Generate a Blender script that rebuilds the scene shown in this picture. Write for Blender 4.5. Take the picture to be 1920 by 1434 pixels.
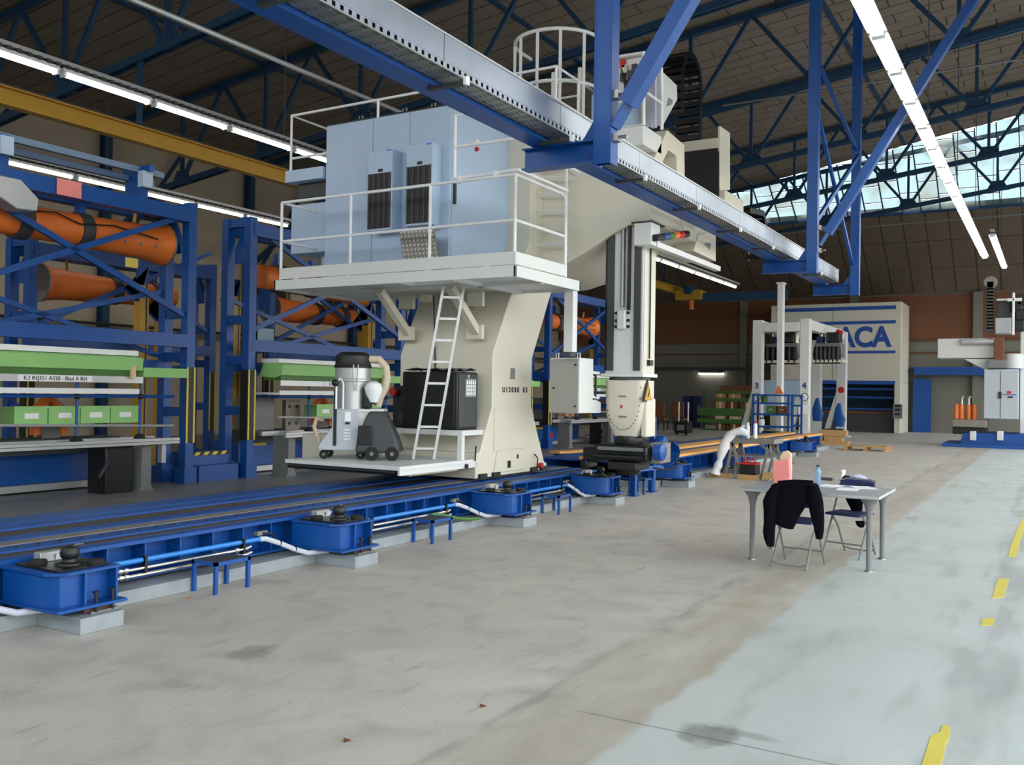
import bpy, bmesh, math, random
from mathutils import Vector, Matrix
random.seed(7)
for o in list(bpy.data.objects): bpy.data.objects.remove(o)
SC = bpy.context.scene
COL = SC.collection
# ------------------------------------------------------------------ camera (solved from the rail and platform vanishing points)
F, CX, CY, H = 1730.0, 960.0, 717.0, 1.7
_d = Vector((1975 - CX, 748.5 - CY, F)).normalized()
_u = Vector((1, .0155, 0)).cross(_d).normalized()
if _u.y > 0: _u = -_u
_l = _u.cross(_d)
RM = Matrix((_d, _l, _u))            # world = RM @ (right, down, forward)
CAM = Vector((0, 0, H))
cam = bpy.data.cameras.new('camera'); cam.sensor_width = 36; cam.lens = F / 1920 * 36; cam.clip_end = 300
camo = bpy.data.objects.new('camera', cam); COL.objects.link(camo)
camo.matrix_world = Matrix.Translation(CAM) @ Matrix((RM.col[0], -RM.col[1], -RM.col[2])).transposed().to_4x4()
SC.camera = camo
# ------------------------------------------------------------------ daylight and exposure
W = bpy.data.worlds.new('sky'); SC.world = W; W.use_nodes = True
nt = W.node_tree; nt.nodes.clear()
wo = nt.nodes.new('ShaderNodeOutputWorld'); bg = nt.nodes.new('ShaderNodeBackground')
tc = nt.nodes.new('ShaderNodeTexCoord'); sx = nt.nodes.new('ShaderNodeSeparateXYZ'); rp = nt.nodes.new('ShaderNodeValToRGB')
nt.links.new(tc.outputs['Generated'], sx.inputs[0]); nt.links.new(sx.outputs['Z'], rp.inputs[0])
e = rp.color_ramp.elements
e[0].position = .0; e[0].color = (.10, .095, .085, 1)
e[1].position = 1; e[1].color = (.62, .82, 1, 1)
k = e.new(.012); k.color = (1, .965, .90, 1)
k = e.new(.35); k.color = (.86, .93, .98, 1)
nt.links.new(rp.outputs[0], bg.inputs[0]); bg.inputs[1].default_value = 4.4
nt.links.new(bg.outputs[0], wo.inputs[0])
SC.view_settings.view_transform = 'Standard'; SC.view_settings.look = 'None'
SC.view_settings.gamma = 1; SC.view_settings.use_curve_mapping = False
SC.view_settings.exposure = 0.0
# ------------------------------------------------------------------ helpers
def ray(u, v): return RM @ Vector((u - CX, v - CY, F))
def PX(u, v, x): r = ray(u, v); return CAM + r * (x / r.x)
def PY(u, v, y): r = ray(u, v); return CAM + r * (y / r.y)
def PZ(u, v, z): r = ray(u, v); return CAM + r * ((z - H) / r.z)
def PN(u, v, n, c):
    n = Vector(n); r = ray(u, v); return CAM + r * ((c - n.dot(CAM)) / n.dot(r))
def lin(c): c /= 255; return c / 12.92 if c <= .04045 else ((c + .055) / 1.055) ** 2.4
def rgb(r, g, b): return (lin(r), lin(g), lin(b))
MATS = {}
def mat(name, col, rough=.5, metal=0., var=.1, scale=2.5, bump=0., bscale=60., emit=0., spec=.5, trans=0.):
    m = bpy.data.materials.new(name); m.use_nodes = True; n = m.node_tree; L = n.links.new
    b = n.nodes['Principled BSDF']
    g = n.nodes.new('ShaderNodeNewGeometry')
    no = n.nodes.new('ShaderNodeTexNoise'); no.inputs['Scale'].default_value = scale; no.inputs['Detail'].default_value = 6
    L(g.outputs['Position'], no.inputs['Vector'])
    mx = n.nodes.new('ShaderNodeMix'); mx.data_type = 'RGBA'
    mx.inputs['A'].default_value = (*[max(0, c * (1 - var * 1.6)) for c in col], 1)
    mx.inputs['B'].default_value = (*[min(1, c * (1 + var)) for c in col], 1)
    L(no.outputs['Fac'], mx.inputs['Factor']); L(mx.outputs['Result'], b.inputs['Base Color'])
    b.inputs['Roughness'].default_value = rough; b.inputs['Metallic'].default_value = metal
    b.inputs['Specular IOR Level'].default_value = spec
    if trans: b.inputs['Transmission Weight'].default_value = trans
    if bump:
        n2 = n.nodes.new('ShaderNodeTexNoise'); n2.inputs['Scale'].default_value = bscale
        L(g.outputs['Position'], n2.inputs['Vector'])
        bp = n.nodes.new('ShaderNodeBump'); bp.inputs['Strength'].default_value = bump; bp.inputs['Distance'].default_value = .02
        L(n2.outputs['Fac'], bp.inputs['Height']); L(bp.outputs[0], b.inputs['Normal'])
    if emit:
        b.inputs['Emission Color'].default_value = (*col, 1); b.inputs['Emission Strength'].default_value = emit
    MATS[name] = m; return m
mat('blue', rgb(1, 74, 150), .42, var=.12)
mat('blue_dark', rgb(24, 66, 100), .6, var=.18)
mat('blue_light', rgb(40, 128, 214), .4)
mat('white', rgb(216, 218, 216), .45, var=.04)
mat('cream', rgb(212, 207, 190), .5, var=.04)
mat('cabgrey', rgb(170, 192, 216), .42, var=.03)
mat('white_plain', rgb(235, 237, 238), .5, var=.03)
mat('black', rgb(22, 22, 24), .5, var=.2)
mat('blackmetal', rgb(40, 40, 42), .35, metal=.6, var=.25)
mat('rubber', rgb(30, 30, 32), .8, var=.2)
mat('darkgrey', rgb(62, 64, 66), .55, var=.12)
mat('midgrey', rgb(120, 122, 122), .5, var=.1)
mat('steel', rgb(150, 152, 150), .35, metal=.8, var=.15, scale=5)
mat('galv', rgb(172, 182, 194), .33, metal=.92, var=.22, scale=1.6)
mat('vacgrey', rgb(182, 188, 194), .45, var=.04)
mat('doorgrey', rgb(158, 158, 148), .5, var=.05)
mat('steelblue', rgb(104, 128, 158), .5, var=.1)
mat('chrome', rgb(196, 194, 186), .34, metal=1., var=.05)
mat('alu', rgb(190, 192, 192), .4, metal=.55, var=.06)
mat('orange', rgb(236, 122, 46), .45, var=.15, scale=5)
mat('yellow', rgb(192, 148, 48), .5, var=.12)
mat('hazard_yellow', rgb(216, 198, 80), .6, var=.1)
mat('plank', rgb(238, 176, 96), .6, var=.12, scale=6)
mat('green', rgb(150, 205, 125), .5, var=.08)
mat('green_dark', rgb(70, 115, 48), .55, var=.15)
mat('wood', rgb(190, 150, 100), .7, var=.2, scale=12)
mat('brown', rgb(120, 72, 44), .7, var=.2)
mat('red', rgb(190, 30, 30), .5)
mat('rust', rgb(96, 62, 46), .8, var=.3, scale=15)
mat('text_blue', rgb(30, 76, 160), .6, var=.05)
mat('text_black', rgb(30, 30, 28), .7, var=.1)
mat('paper', rgb(240, 242, 244), .7, var=.02)
mat('pink', rgb(236, 140, 136), .7, var=.08)
mat('tan', rgb(222, 196, 160), .75, var=.08)
mat('navy', rgb(36, 44, 92), .7, var=.15)
mat('cloth', rgb(14, 15, 22), .95, var=.35, scale=9, bump=.3, bscale=25, spec=.08)
mat('lavender', rgb(200, 196, 218), .6, var=.12, scale=14)
mat('concrete', rgb(168, 164, 154), .8, var=.16, scale=4, bump=.25)
mat('kerbgrey', rgb(150, 158, 162), .75, var=.2, scale=6, bump=.2)
mat('ceil_tile', rgb(128, 116, 104), .9, var=.14, scale=1.2, bump=.2)
mat('ceil_back', rgb(112, 101, 90), .95)
mat('brown_tile', rgb(108, 92, 78), .9, var=.16, scale=1.5)
mat('wall_beige', rgb(196, 182, 160), .9, var=.1, scale=.6, bump=.1, bscale=8)
mat('wall_grey', rgb(122, 120, 110), .9, var=.12, scale=.8)
mat('wall_brown', rgb(118, 78, 56), .9, var=.1, scale=.8)
mat('glassdark', rgb(46, 44, 44), .25, var=.2)
mat('hose', rgb(196, 202, 214), .5, var=.06)
mat('beige_hose', rgb(206, 190, 164), .6, var=.08)
mat('steelfloor', rgb(142, 141, 140), .4, metal=.25, var=.3, scale=3, bump=.15, bscale=20)
mat('channel', rgb(70, 66, 64), .6, var=.25, scale=6)
mat('railgrey', rgb(138, 132, 124), .5, metal=.3, var=.15, scale=8)
mat('lamp', (1, .97, .90), .4, var=0, emit=13.)
mat('lamp_warm', (1, .93, .80), .4, var=0, emit=14.)
mat('bottle', rgb(170, 205, 235), .12, var=.05, trans=.6)
mat('screen', rgb(150, 190, 215), .3, var=.15)
def floor_material():
    m = bpy.data.materials.new('floor_concrete'); m.use_nodes = True; n = m.node_tree; L = n.links.new
    b = n.nodes['Principled BSDF']; g = n.nodes.new('ShaderNodeNewGeometry')
    def noise(scale, detail=8, vec=None, dist=0):
        t = n.nodes.new('ShaderNodeTexNoise'); t.inputs['Scale'].default_value = scale; t.inputs['Detail'].default_value = detail
        t.inputs['Distortion'].default_value = dist
        L(vec or g.outputs['Position'], t.inputs['Vector']); return t.outputs['Fac']
    def ramp(src, p0, p1, c0=0., c1=1.):
        r = n.nodes.new('ShaderNodeMapRange'); r.inputs[1].default_value = p0; r.inputs[2].default_value = p1
        r.inputs[3].default_value = c0; r.inputs[4].default_value = c1; L(src, r.inputs[0]); return r.outputs[0]
    def math_(op, a, c):
        q = n.nodes.new('ShaderNodeMath'); q.operation = op
        for i, s in enumerate((a, c)):
            if isinstance(s, (int, float)): q.inputs[i].default_value = s
            else: L(s, q.inputs[i])
        return q.outputs[0]
    def mix(f, a, c):
        x = n.nodes.new('ShaderNodeMix'); x.data_type = 'RGBA'
        if isinstance(f, float): x.inputs['Factor'].default_value = f
        else: L(f, x.inputs['Factor'])
        for nm, s in (('A', a), ('B', c)):
            if isinstance(s, tuple): x.inputs[nm].default_value = (*s, 1)
            else: L(s, x.inputs[nm])
        return x.outputs['Result']
    sp = n.nodes.new('ShaderNodeSeparateXYZ'); L(g.outputs['Position'], sp.inputs[0]); X, Y = sp.outputs[0], sp.outputs[1]
    mp = n.nodes.new('ShaderNodeMapping'); mp.inputs['Scale'].default_value = (.35, 1.6, 1); L(g.outputs['Position'], mp.inputs[0])
    base = mix(noise(.5), rgb(176, 168, 157), rgb(212, 204, 191))
    base = mix(ramp(noise(2.6, 12, None, .6), .46, .78, 0, .5), base, rgb(140, 136, 128))
    base = mix(ramp(noise(60, 6), .52, .7, 0, .35), base, rgb(218, 212, 200))
    base = mix(ramp(noise(95, 4), .55, .7, 0, .3), base, rgb(120, 117, 110))
    base = mix(math_('MULTIPLY', ramp(noise(7, 10, mp.outputs[0]), .6, .72), .3), base, rgb(112, 108, 102))
    yy = math_('ADD', Y, ramp(noise(2.6, 12), 0, 1, -.09, .09))
    # brown worn strip beside the painted lane, with dark tyre rubs
    strip = math_('MULTIPLY', ramp(yy, 1.75, 1.82), ramp(yy, 2.55, 2.25))
    base = mix(math_('MULTIPLY', strip, ramp(noise(1.6, 8, mp.outputs[0]),   .35, .7, .1, .75)), base, rgb(164, 152, 130))
    tr = math_('MULTIPLY', ramp(math_('ABSOLUTE', math_('SUBTRACT', yy, 2.46), 0), .10, .0), ramp(noise(4, 8, mp.outputs[0]), .42, .65))
    base = mix(math_('MULTIPLY', tr, .55), base, rgb(104, 98, 90))
    # painted lane
    lane = math_('MULTIPLY', ramp(yy, 1.84, 1.78), ramp(yy, -.35, -.25))
    pc = mix(noise(1.1, 8), rgb(172, 176, 169), rgb(204, 208, 202))
    pc = mix(ramp(noise(2.4, 10, mp.outputs[0]), .55, .75, 0, .6), pc, rgb(150, 150, 141))
    base = mix(math_('MULTIPLY', lane, ramp(noise(.8, 5), .25, .5, .7, 1)), base, pc)
    # second, greyer strip under the yellow marks
    st2 = math_('MULTIPLY', ramp(math_('ABSOLUTE', math_('SUBTRACT', yy, .36), 0), .22, .16), ramp(noise(1.5, 6, mp.outputs[0]), .46, .56))
    base = mix(math_('MULTIPLY', st2, .4), base, rgb(136, 132, 128))
    # stains with their own outline
    for sx_, sy_, rx, ry, s in ((4.5, 1.47, .17, .15, .6), (4.6, 1.33, .05, .2, .35), (4.28, 4.42, .2, .13, .38), (3.6, 4.3, .07, .1, .25)):
        dx = math_('DIVIDE', math_('SUBTRACT', X, sx_), rx); dy = math_('DIVIDE', math_('SUBTRACT', Y, sy_), ry)
        d = math_('ADD', math_('MULTIPLY', dx, dx), math_('MULTIPLY', dy, dy))
        d = math_('ADD', d, ramp(noise(9), 0, 1, -1.1, 1.1))
        base = mix(math_('MULTIPLY', ramp(d, 1.25, .45), s), base, rgb(96, 92, 86))
    # slab joints across the hall
    jx = math_('ABSOLUTE', math_('SUBTRACT', math_('PINGPONG', math_('ADD', X, .75), 2.6), 0), 0)
    base = mix(math_('MULTIPLY', math_('MULTIPLY', ramp(jx, .012, .004), ramp(noise(1.2), .4, .5)), math_('MULTIPLY', ramp(Y, 3, 2), .55)), base, rgb(90, 88, 84))
    L(base, b.inputs['Base Color'])
    L(ramp(noise(2.0), .3, .7, .42, .62), b.inputs['Roughness'])
    bp = n.nodes.new('ShaderNodeBump'); bp.inputs['Strength'].default_value = .12; bp.inputs['Distance'].default_value = .01
    L(noise(55), bp.inputs['Height']); L(bp.outputs[0], b.inputs['Normal'])
    MATS['floor'] = m
floor_material()
def glass_material():
    m = bpy.data.materials.new('dirty_glass'); m.use_nodes = True; n = m.node_tree; n.nodes.clear(); L = n.links.new
    o = n.nodes.new('ShaderNodeOutputMaterial'); t = n.nodes.new('ShaderNodeBsdfTransparent'); d = n.nodes.new('ShaderNodeBsdfTranslucent')
    t.inputs[0].default_value = (.42, .5, .52, 1); d.inputs[0].default_value = (.42, .38, .32, 1)
    g = n.nodes.new('ShaderNodeNewGeometry'); no = n.nodes.new('ShaderNodeTexNoise'); no.inputs['Scale'].default_value = .7; no.inputs['Detail'].default_value = 8
    L(g.outputs['Position'], no.inputs['Vector'])
    r = n.nodes.new('ShaderNodeMapRange'); r.inputs[1].default_value = .42; r.inputs[2].default_value = .7; r.inputs[3].default_value = .05; r.inputs[4].default_value = .75
    L(no.outputs['Fac'], r.inputs[0]); x = n.nodes.new('ShaderNodeMixShader')
    L(r.outputs[0], x.inputs[0]); L(t.outputs[0], x.inputs[1]); L(d.outputs[0], x.inputs[2]); L(x.outputs[0], o.inputs[0])
    MATS['glass'] = m
glass_material()
LOC = {}
class MB:
    def __init__(s): s.v = []; s.f = []
    def add(s, vs, fs):
        n = len(s.v); s.v += [tuple(p) for p in vs]; s.f += [tuple(i + n for i in f) for f in fs]; return s
    def box(s, x0, x1, y0, y1, z0, z1):
        return s.add([(x0, y0, z0), (x1, y0, z0), (x1, y1, z0), (x0, y1, z0), (x0, y0, z1), (x1, y0, z1), (x1, y1, z1), (x0, y1, z1)],
                     [(0, 3, 2, 1), (4, 5, 6, 7), (0, 1, 5, 4), (1, 2, 6, 5), (2, 3, 7, 6), (3, 0, 4, 7)])
    def frame(s, a, b, up):
        a = Vector(a); b = Vector(b); d = (b - a).normalized(); up = Vector(up)
        if abs(d.dot(up.normalized())) > .98: up = Vector((1, 0, 0)) if abs(d.x) < .9 else Vector((0, 1, 0))
        r = d.cross(up).normalized(); return a, b, r, r.cross(d).normalized()
    def bar(s, a, b, w, h=None, up=(0, 0, 1)):
        h = h or w; a, b, r, q = s.frame(a, b, up)
        vs = [p + r * (i * w / 2) + q * (j * h / 2) for p in (a, b) for i, j in ((-1, -1), (1, -1), (1, 1), (-1, 1))]
        return s.add(vs, [(0, 1, 2, 3), (7, 6, 5, 4), (0, 4, 5, 1), (1, 5, 6, 2), (2, 6, 7, 3), (3, 7, 4, 0)])
    def ibeam(s, a, b, w, h, t=.012, up=(0, 0, 1)):
        a, b, r, q = s.frame(a, b, up); o = q * (h / 2 - t / 2)
        s.bar(a + o, b + o, w, t, q); s.bar(a - o, b - o, w, t, q); return s.bar(a, b, t, h - 2 * t, q)
    def tube(s, pts, r, n=8, closed=False):
        pts = [Vector(p) for p in pts]; N = len(pts); rings = []; prev = None
        for i, p in enumerate(pts):
            if closed: d = pts[(i + 1) % N] - pts[i - 1]
            else: d = pts[min(i + 1, N - 1)] - pts[max(i - 1, 0)]
            d.normalize()
            if prev is None:
                q = Vector((0, 0, 1)) if abs(d.z) < .9 else Vector((1, 0, 0))
                prev = d.cross(q).normalized()
            x = (prev - d * prev.dot(d)).normalized(); prev = x; y = d.cross(x)
            rr = r[i] if isinstance(r, (list, tuple)) else r
            rings.append([p + (x * math.cos(2 * math.pi * k / n) + y * math.sin(2 * math.pi * k / n)) * rr for k in range(n)])
        vs = [v for g in rings for v in g]; fs = []
        for i in range(N if closed else N - 1):
            j = (i + 1) % N
            for k in range(n): fs.append((i * n + k, i * n + (k + 1) % n, j * n + (k + 1) % n, j * n + k))
        if not closed: fs += [tuple(range(n))[::-1], tuple((N - 1) * n + k for k in range(n))]
        return s.add(vs, fs)
    def prism(s, poly, axis, a, b):
        m = len(poly)
        def pt(p, t): return {'x': (t, p[0], p[1]), 'y': (p[0], t, p[1]), 'z': (p[0], p[1], t)}[axis]
        vs = [pt(p, a) for p in poly] + [pt(p, b) for p in poly]
        return s.add(vs, [tuple(range(m)), tuple(range(2 * m - 1, m - 1, -1))] + [(i, (i + 1) % m, m + (i + 1) % m, m + i) for i in range(m)])
    def lathe(s, prof, c=(0, 0, 0), n=14, axis='z'):
        vs = []
        for r, h in prof:
            for k in range(n):
                t = 2 * math.pi * k / n; x, y = r * math.cos(t), r * math.sin(t)
                p = {'z': (x, y, h), 'x': (h, x, y), 'y': (x, h, y)}[axis]
                vs.append((c[0] + p[0], c[1] + p[1], c[2] + p[2]))
        m = len(prof); fs = [(i * n + k, i * n + (k + 1) % n, (i + 1) * n + (k + 1) % n, (i + 1) * n + k) for i in range(m - 1) for k in range(n)]
        fs += [tuple(range(n))[::-1], tuple((m - 1) * n + k for k in range(n))]
        return s.add(vs, fs)
    def ball(s, c, r, n=12, sq=1.):
        return s.lathe([(max(.001, r * math.sin(math.pi * i / 8)), -r * sq * math.cos(math.pi * i / 8)) for i in range(9)], c, n)
    def ringprism(s, outer, inner, axis, a, b):         # plate with a real opening: outer and inner outlines have the same number of points
        m = len(outer)
        def pt(p, t): return {'x': (t, p[0], p[1]), 'y': (p[0], t, p[1]), 'z': (p[0], p[1], t)}[axis]
        vs = [pt(p, t) for t in (a, b) for q in (outer, inner) for p in q]; fs = []
        for i in range(m):
            j = (i + 1) % m
            fs += [(i, j, m + j, m + i), (2 * m + j, 2 * m + i, 3 * m + i, 3 * m + j), (i, 2 * m + i, 2 * m + j, j), (m + j, 3 * m + j, 3 * m + i, m + i)]
        return s.add(vs, fs)
    def loft(s, rings):
        n = len(rings[0]); vs = [p for g in rings for p in g]; m = len(rings)
        fs = [(i * n + k, i * n + (k + 1) % n, (i + 1) * n + (k + 1) % n, (i + 1) * n + k) for i in range(m - 1) for k in range(n)]
        fs += [tuple(range(n))[::-1], tuple((m - 1) * n + k for k in range(n))]
        return s.add(vs, fs)
    def quad(s, a, b, c, d): return s.add([a, b, c, d], [(0, 1, 2, 3)])
    def build(s, name, m, parent=None, bev=0., smooth=True, local=False):
        me = bpy.data.meshes.new(name)
        if parent is not None: off = Vector((0, 0, 0)) if local else LOC[parent.name]
        else:
            xs, ys, zs = zip(*s.v); off = Vector(((min(xs) + max(xs)) / 2, (min(ys) + max(ys)) / 2, min(zs)))
        me.from_pydata([(p[0] - off[0], p[1] - off[1], p[2] - off[2]) for p in s.v], [], s.f)
        b = bmesh.new(); b.from_mesh(me); bmesh.ops.recalc_face_normals(b, faces=b.faces); b.to_mesh(me); b.free()
        if smooth:
            me.polygons.foreach_set('use_smooth', [True] * len(me.polygons)); me.set_sharp_from_angle(angle=.62)
        me.materials.append(MATS[m])
        o = bpy.data.objects.new(name, me); COL.objects.link(o)
        if parent is not None: o.parent = parent; LOC[o.name] = LOC[parent.name]
        else: o.location = off; LOC[o.name] = Vector(off)
        if bev:
            q = o.modifiers.new('bevel', 'BEVEL'); q.width = bev; q.segments = 2; q.limit_method = 'ANGLE'; q.angle_limit = .7
        return o
def tag(o, label=None, cat=None, group=None, kind=None):
    if label: o['label'] = label
    if cat: o['category'] = cat
    if group: o['group'] = group
    if kind: o['kind'] = kind
    return o
def T(name, label, cat, loc, group=None):
    o = bpy.data.objects.new(name, None); COL.objects.link(o); o.empty_display_size = .1; o.location = loc
    LOC[o.name] = Vector(loc); return tag(o, label, cat, group)
def S(name, mb, m, **k): return tag(mb.build(name, m, smooth=False, **k), kind='structure')
def one(name, mb, m, label, cat, group=None, bev=0.): return tag(mb.build(name, m, bev=bev), label, cat, group)
def copy_tree(o, parent=None, loc=None, rz=None, label=None, group=None):
    c = o.copy(); COL.objects.link(c); c.parent = parent
    if loc is not None: c.location = loc
    if rz is not None: c.rotation_euler = (0, 0, rz)
    if label: c['label'] = label
    if group: c['group'] = group
    for ch in list(o.children): copy_tree(ch, c)
    return c
def text(body, size, org, facing, m, parent, name='lettering', bold=.0, sx=1., align='CENTER', width=0.):
    cu = bpy.data.curves.new('t', 'FONT'); cu.body = body; cu.size = size; cu.extrude = .003; cu.offset = bold; cu.align_x = align; cu.resolution_u = 4
    ob = bpy.data.objects.new('t', cu); COL.objects.link(ob)
    me = bpy.data.meshes.new_from_object(ob.evaluated_get(bpy.context.evaluated_depsgraph_get()))
    if width: w0 = [v.co.x for v in me.vertices]; sx = width / (max(w0) - min(w0))
    ax, az = {'-x': ((0, -1, 0), (-1, 0, 0)), '-y': ((1, 0, 0), (0, -1, 0))}[facing]
    M = Matrix((Vector(ax) * sx, Vector((0, 0, 1)), Vector(az))).transposed().to_4x4()
    me.transform(Matrix.Translation(Vector(org) - LOC[parent.name]) @ M)
    bpy.data.objects.remove(ob); bpy.data.curves.remove(cu)
    me.materials.clear(); me.materials.append(MATS[m])
    o = bpy.data.objects.new(name, me); COL.objects.link(o); o.parent = parent; LOC[o.name] = LOC[parent.name]; return o
def letters(body, size, org, facing, m, parent, pitch, **k):    # one part per character
    org = Vector(org); d = {'-x': Vector((0, -1, 0)), '-y': Vector((1, 0, 0))}[facing]
    for i, ch in enumerate(body):
        if ch != ' ': text(ch, size, org + d * ((i - (len(body) - 1) / 2) * pitch), facing, m, parent, 'letter', **k)
# ------------------------------------------------------------------ the hall: floor, walls, roof
XB = 49.0
zt = PX(1440, 562, XB).z
EN, EC = (.65, 0, 1), zt + .65 * XB                 # end slope: z = zt + .65 (XB - x)
zg = (PN(1400, 428, EN, EC).z + PN(1920, 377, EN, EC).z) / 2
h0, h1 = PN(1400, 354, EN, EC), PN(1920, 216, EN, EC)
RS = -(h1.z - h0.z) / (h1.y - h0.y); RC = h0.z + RS * h0.y
def zc(y): return RC - RS * y                       # underside of the main ceiling
def xend(z): return XB - (z - zt) / .65
r0 = ray(0, 185); YL = (RC - H) / (r0.z / r0.y + RS); ZL = zc(YL); YR = -4.5; X0 = -9.0
S('floor', MB().box(X0 - 14, XB + 3, YR - 26, YL + .3, -.3, 0), 'floor')
sf = S('floor_steel_deck', MB().box(X0, 31.5, 7.95, YL, .0, .012), 'steelfloor')
for i in range(13):                                   # steel deck plates
    for j in range(5):
        a = X0 + i * 3.1; b = 7.97 + j * 1.25
        sp = MB().box(a + .006, a + 3.094, b + .006, b + 1.244, .0, .02).build('deck_plate', 'steelfloor', sf, smooth=False)
S('wall_left', MB().box(X0, XB + .3, YL, YL + .3, 0, ZL + .3), 'wall_beige')
S('wall_front', MB().box(X0 - .3, X0, YR, YL, 0, 6.6), 'wall_grey')
S('added_shade_wall', MB().box(X0, XB, YR - .3, YR, 8.0, zc(YR) + .3), 'wall_grey')  # unseen upper fascia, added to cut high daylight from the right
wb = S('wall_back', MB().box(XB, XB + .3, YR - 14, YL, 0, zt + .1), 'wall_grey')
zb0 = PX(1300, 642, XB).z
for i in range(7):
    y1 = YL - .2 - i * 5.6; MB().box(XB - .06, XB, y1 - 5.2, y1, zb0, zt - .05).build('wall_panel', 'wall_brown', wb)
    MB().box(XB - .3, XB, y1 - 5.6, y1 - 5.2, 0, zt).build('pilaster', 'wall_grey', wb)
    MB().box(XB - .03, XB, y1 - 5.2, y1, .0, 3.2).build('lower_panel', 'wall_grey', wb)
zs = PX(1300, 690, XB).z
MB().box(XB - .35, XB, YR, YL, zs - .12, zs + .04).build('ledge', 'darkgrey', wb)
for zz in (zs + .75, zs + 1.35): MB().tube([(XB - .12, YR, zz), (XB - .12, YL, zz)], .035, 6).build('wall_pipe', 'brown', wb)
# main ceiling: backing slab, then panels laid in staggered rows
xl, xr = xend(ZL), xend(zc(YR))
cl = S('ceiling', MB().add([(X0, YL, ZL + .06), (xl, YL, ZL + .06), (xr, YR, zc(YR) + .06), (X0, YR, zc(YR) + .06),
                          (X0, YL, ZL + .3), (xl, YL, ZL + .3), (xr, YR, zc(YR) + .3), (X0, YR, zc(YR) + .3)],
                         [(0, 1, 2, 3), (7, 6, 5, 4), (0, 4, 5, 1), (1, 5, 6, 2), (2, 6, 7, 3), (3, 7, 4, 0)]), 'ceil_back')
tiles = []
row = 0; x = X0
while x < xr + .6:
    y = YR - (row % 2) * .6
    while y < YL - .2:
        ya, yb = max(y, YR) + .02, min(y + 1.2, YL) - .02
        if x + .6 < xend(zc((ya + yb) / 2)) and yb > ya + .1: tiles.append((x + .02, x + .58, ya, yb))
        y += 1.2
    x += .6; row += 1
def tile_shape(mb, t):
    a, b, c, d = t; dz = random.uniform(-.006, .006)
    return mb.add([(a, c, zc(c) + dz), (b, c, zc(c) + dz), (b, d, zc(d) + dz), (a, d, zc(d) + dz),
                   (a, c, zc(c) + .05), (b, c, zc(c) + .05), (b, d, zc(d) + .05), (a, d, zc(d) + .05)],
                  [(0, 1, 2, 3), (7, 6, 5, 4), (0, 4, 5, 1), (1, 5, 6, 2), (2, 6, 7, 3), (3, 7, 4, 0)])
def camkey(t):
    p = Vector(((t[0] + t[1]) / 2, (t[2] + t[3]) / 2, zc(t[2]))) - CAM; c = RM.transposed() @ p
    if c.z < 1: return 1e9
    u, v = CX + F * c.x / c.z, CY + F * c.y / c.z
    return c.z if -40 < u < 1960 and v > -40 else 1e6 + c.z
tiles.sort(key=camkey)
for t in tiles[:300]: tile_shape(MB(), t).build('ceiling_panel', 'ceil_tile', cl, smooth=False)
rest = MB()
for t in tiles[300:]: tile_shape(rest, t)
tag(rest.build('ceiling_panels', 'ceil_tile', cl, smooth=False), kind='stuff')
# end slope under the glazing
es = S('ceiling_end_slope', MB().add([(XB, YL, zt + .08), (XB, YR, zt + .08), (xend(zg), YR, zg + .08), (xend(zg), YL, zg + .08),
        (XB, YL, zt + .3), (XB, YR, zt + .3), (xend(zg), YR, zg + .3), (xend(zg), YL, zg + .3)],
        [(0, 1, 2, 3), (7, 6, 5, 4), (0, 4, 5, 1), (1, 5, 6, 2), (2, 6, 7, 3), (3, 7, 4, 0)]), 'ceil_back')
y = YR; i = 0
while y < YL - .3:
    for k in range(3):
        za, zb = zt + (zg - zt) * k / 3 + .02, zt + (zg - zt) * (k + 1) / 3 - .02
        c, d = y + .03, min(y + .92, YL)
        MB().add([(xend(za), c, za), (xend(za), d, za), (xend(zb), d, zb), (xend(zb), c, zb), (xend(za), c, za + .1), (xend(za), d, za + .1), (xend(zb), d, zb + .1), (xend(zb), c, zb + .1)],
                 [(0, 1, 2, 3), (7, 6, 5, 4), (0, 4, 5, 1), (1, 5, 6, 2), (2, 6, 7, 3), (3, 7, 4, 0)]).build('slope_panel', 'brown_tile', es, smooth=False)
    y += .95
# glazing: mullions as the window, each pane a part
wm = MB(); panes = []; CW, RW = .77, .56
ytip = (RC - zg) / RS
y = min(YL - .4, ytip - .1); col = 0
while y > YR + CW:
    ztop = zc(y); wm.bar((xend(zg) - .02, y, zg), (xend(ztop) - .02, y, ztop), .05, .08, (1, 0, 0))
    z = zg + (col % 3) * .12 - .12
    while z < ztop:
        za, zb = max(z, zg) + .02, min(z + RW, zc(y - CW)) - .02
        if zb > za + .08: panes.append((y, za, zb))
        z += RW
        if z < zc(y - CW): wm.bar((xend(z) - .02, y, z), (xend(z) - .02, y - CW, z), .03, .05, (1, 0, 0))
    y -= CW; col += 1
wm.bar((xend(zg), YR, zg), (xend(zg), ytip, zg), .12, .12)
win = S('window_1', wm, 'blue_dark')
for y, za, zb in panes:
    MB().add([(xend(za), y - .03, za), (xend(za), y - CW + .03, za), (xend(zb), y - CW + .03, zb), (xend(zb), y - .03, zb),
              (xend(za) + .012, y - .03, za), (xend(za) + .012, y - CW + .03, za), (xend(zb) + .012, y - CW + .03, zb), (xend(zb) + .012, y - .03, zb)],
             [(0, 1, 2, 3), (7, 6, 5, 4), (0, 4, 5, 1), (1, 5, 6, 2), (2, 6, 7, 3), (3, 7, 4, 0)]).build('pane', 'glass', win, smooth=False)
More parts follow.
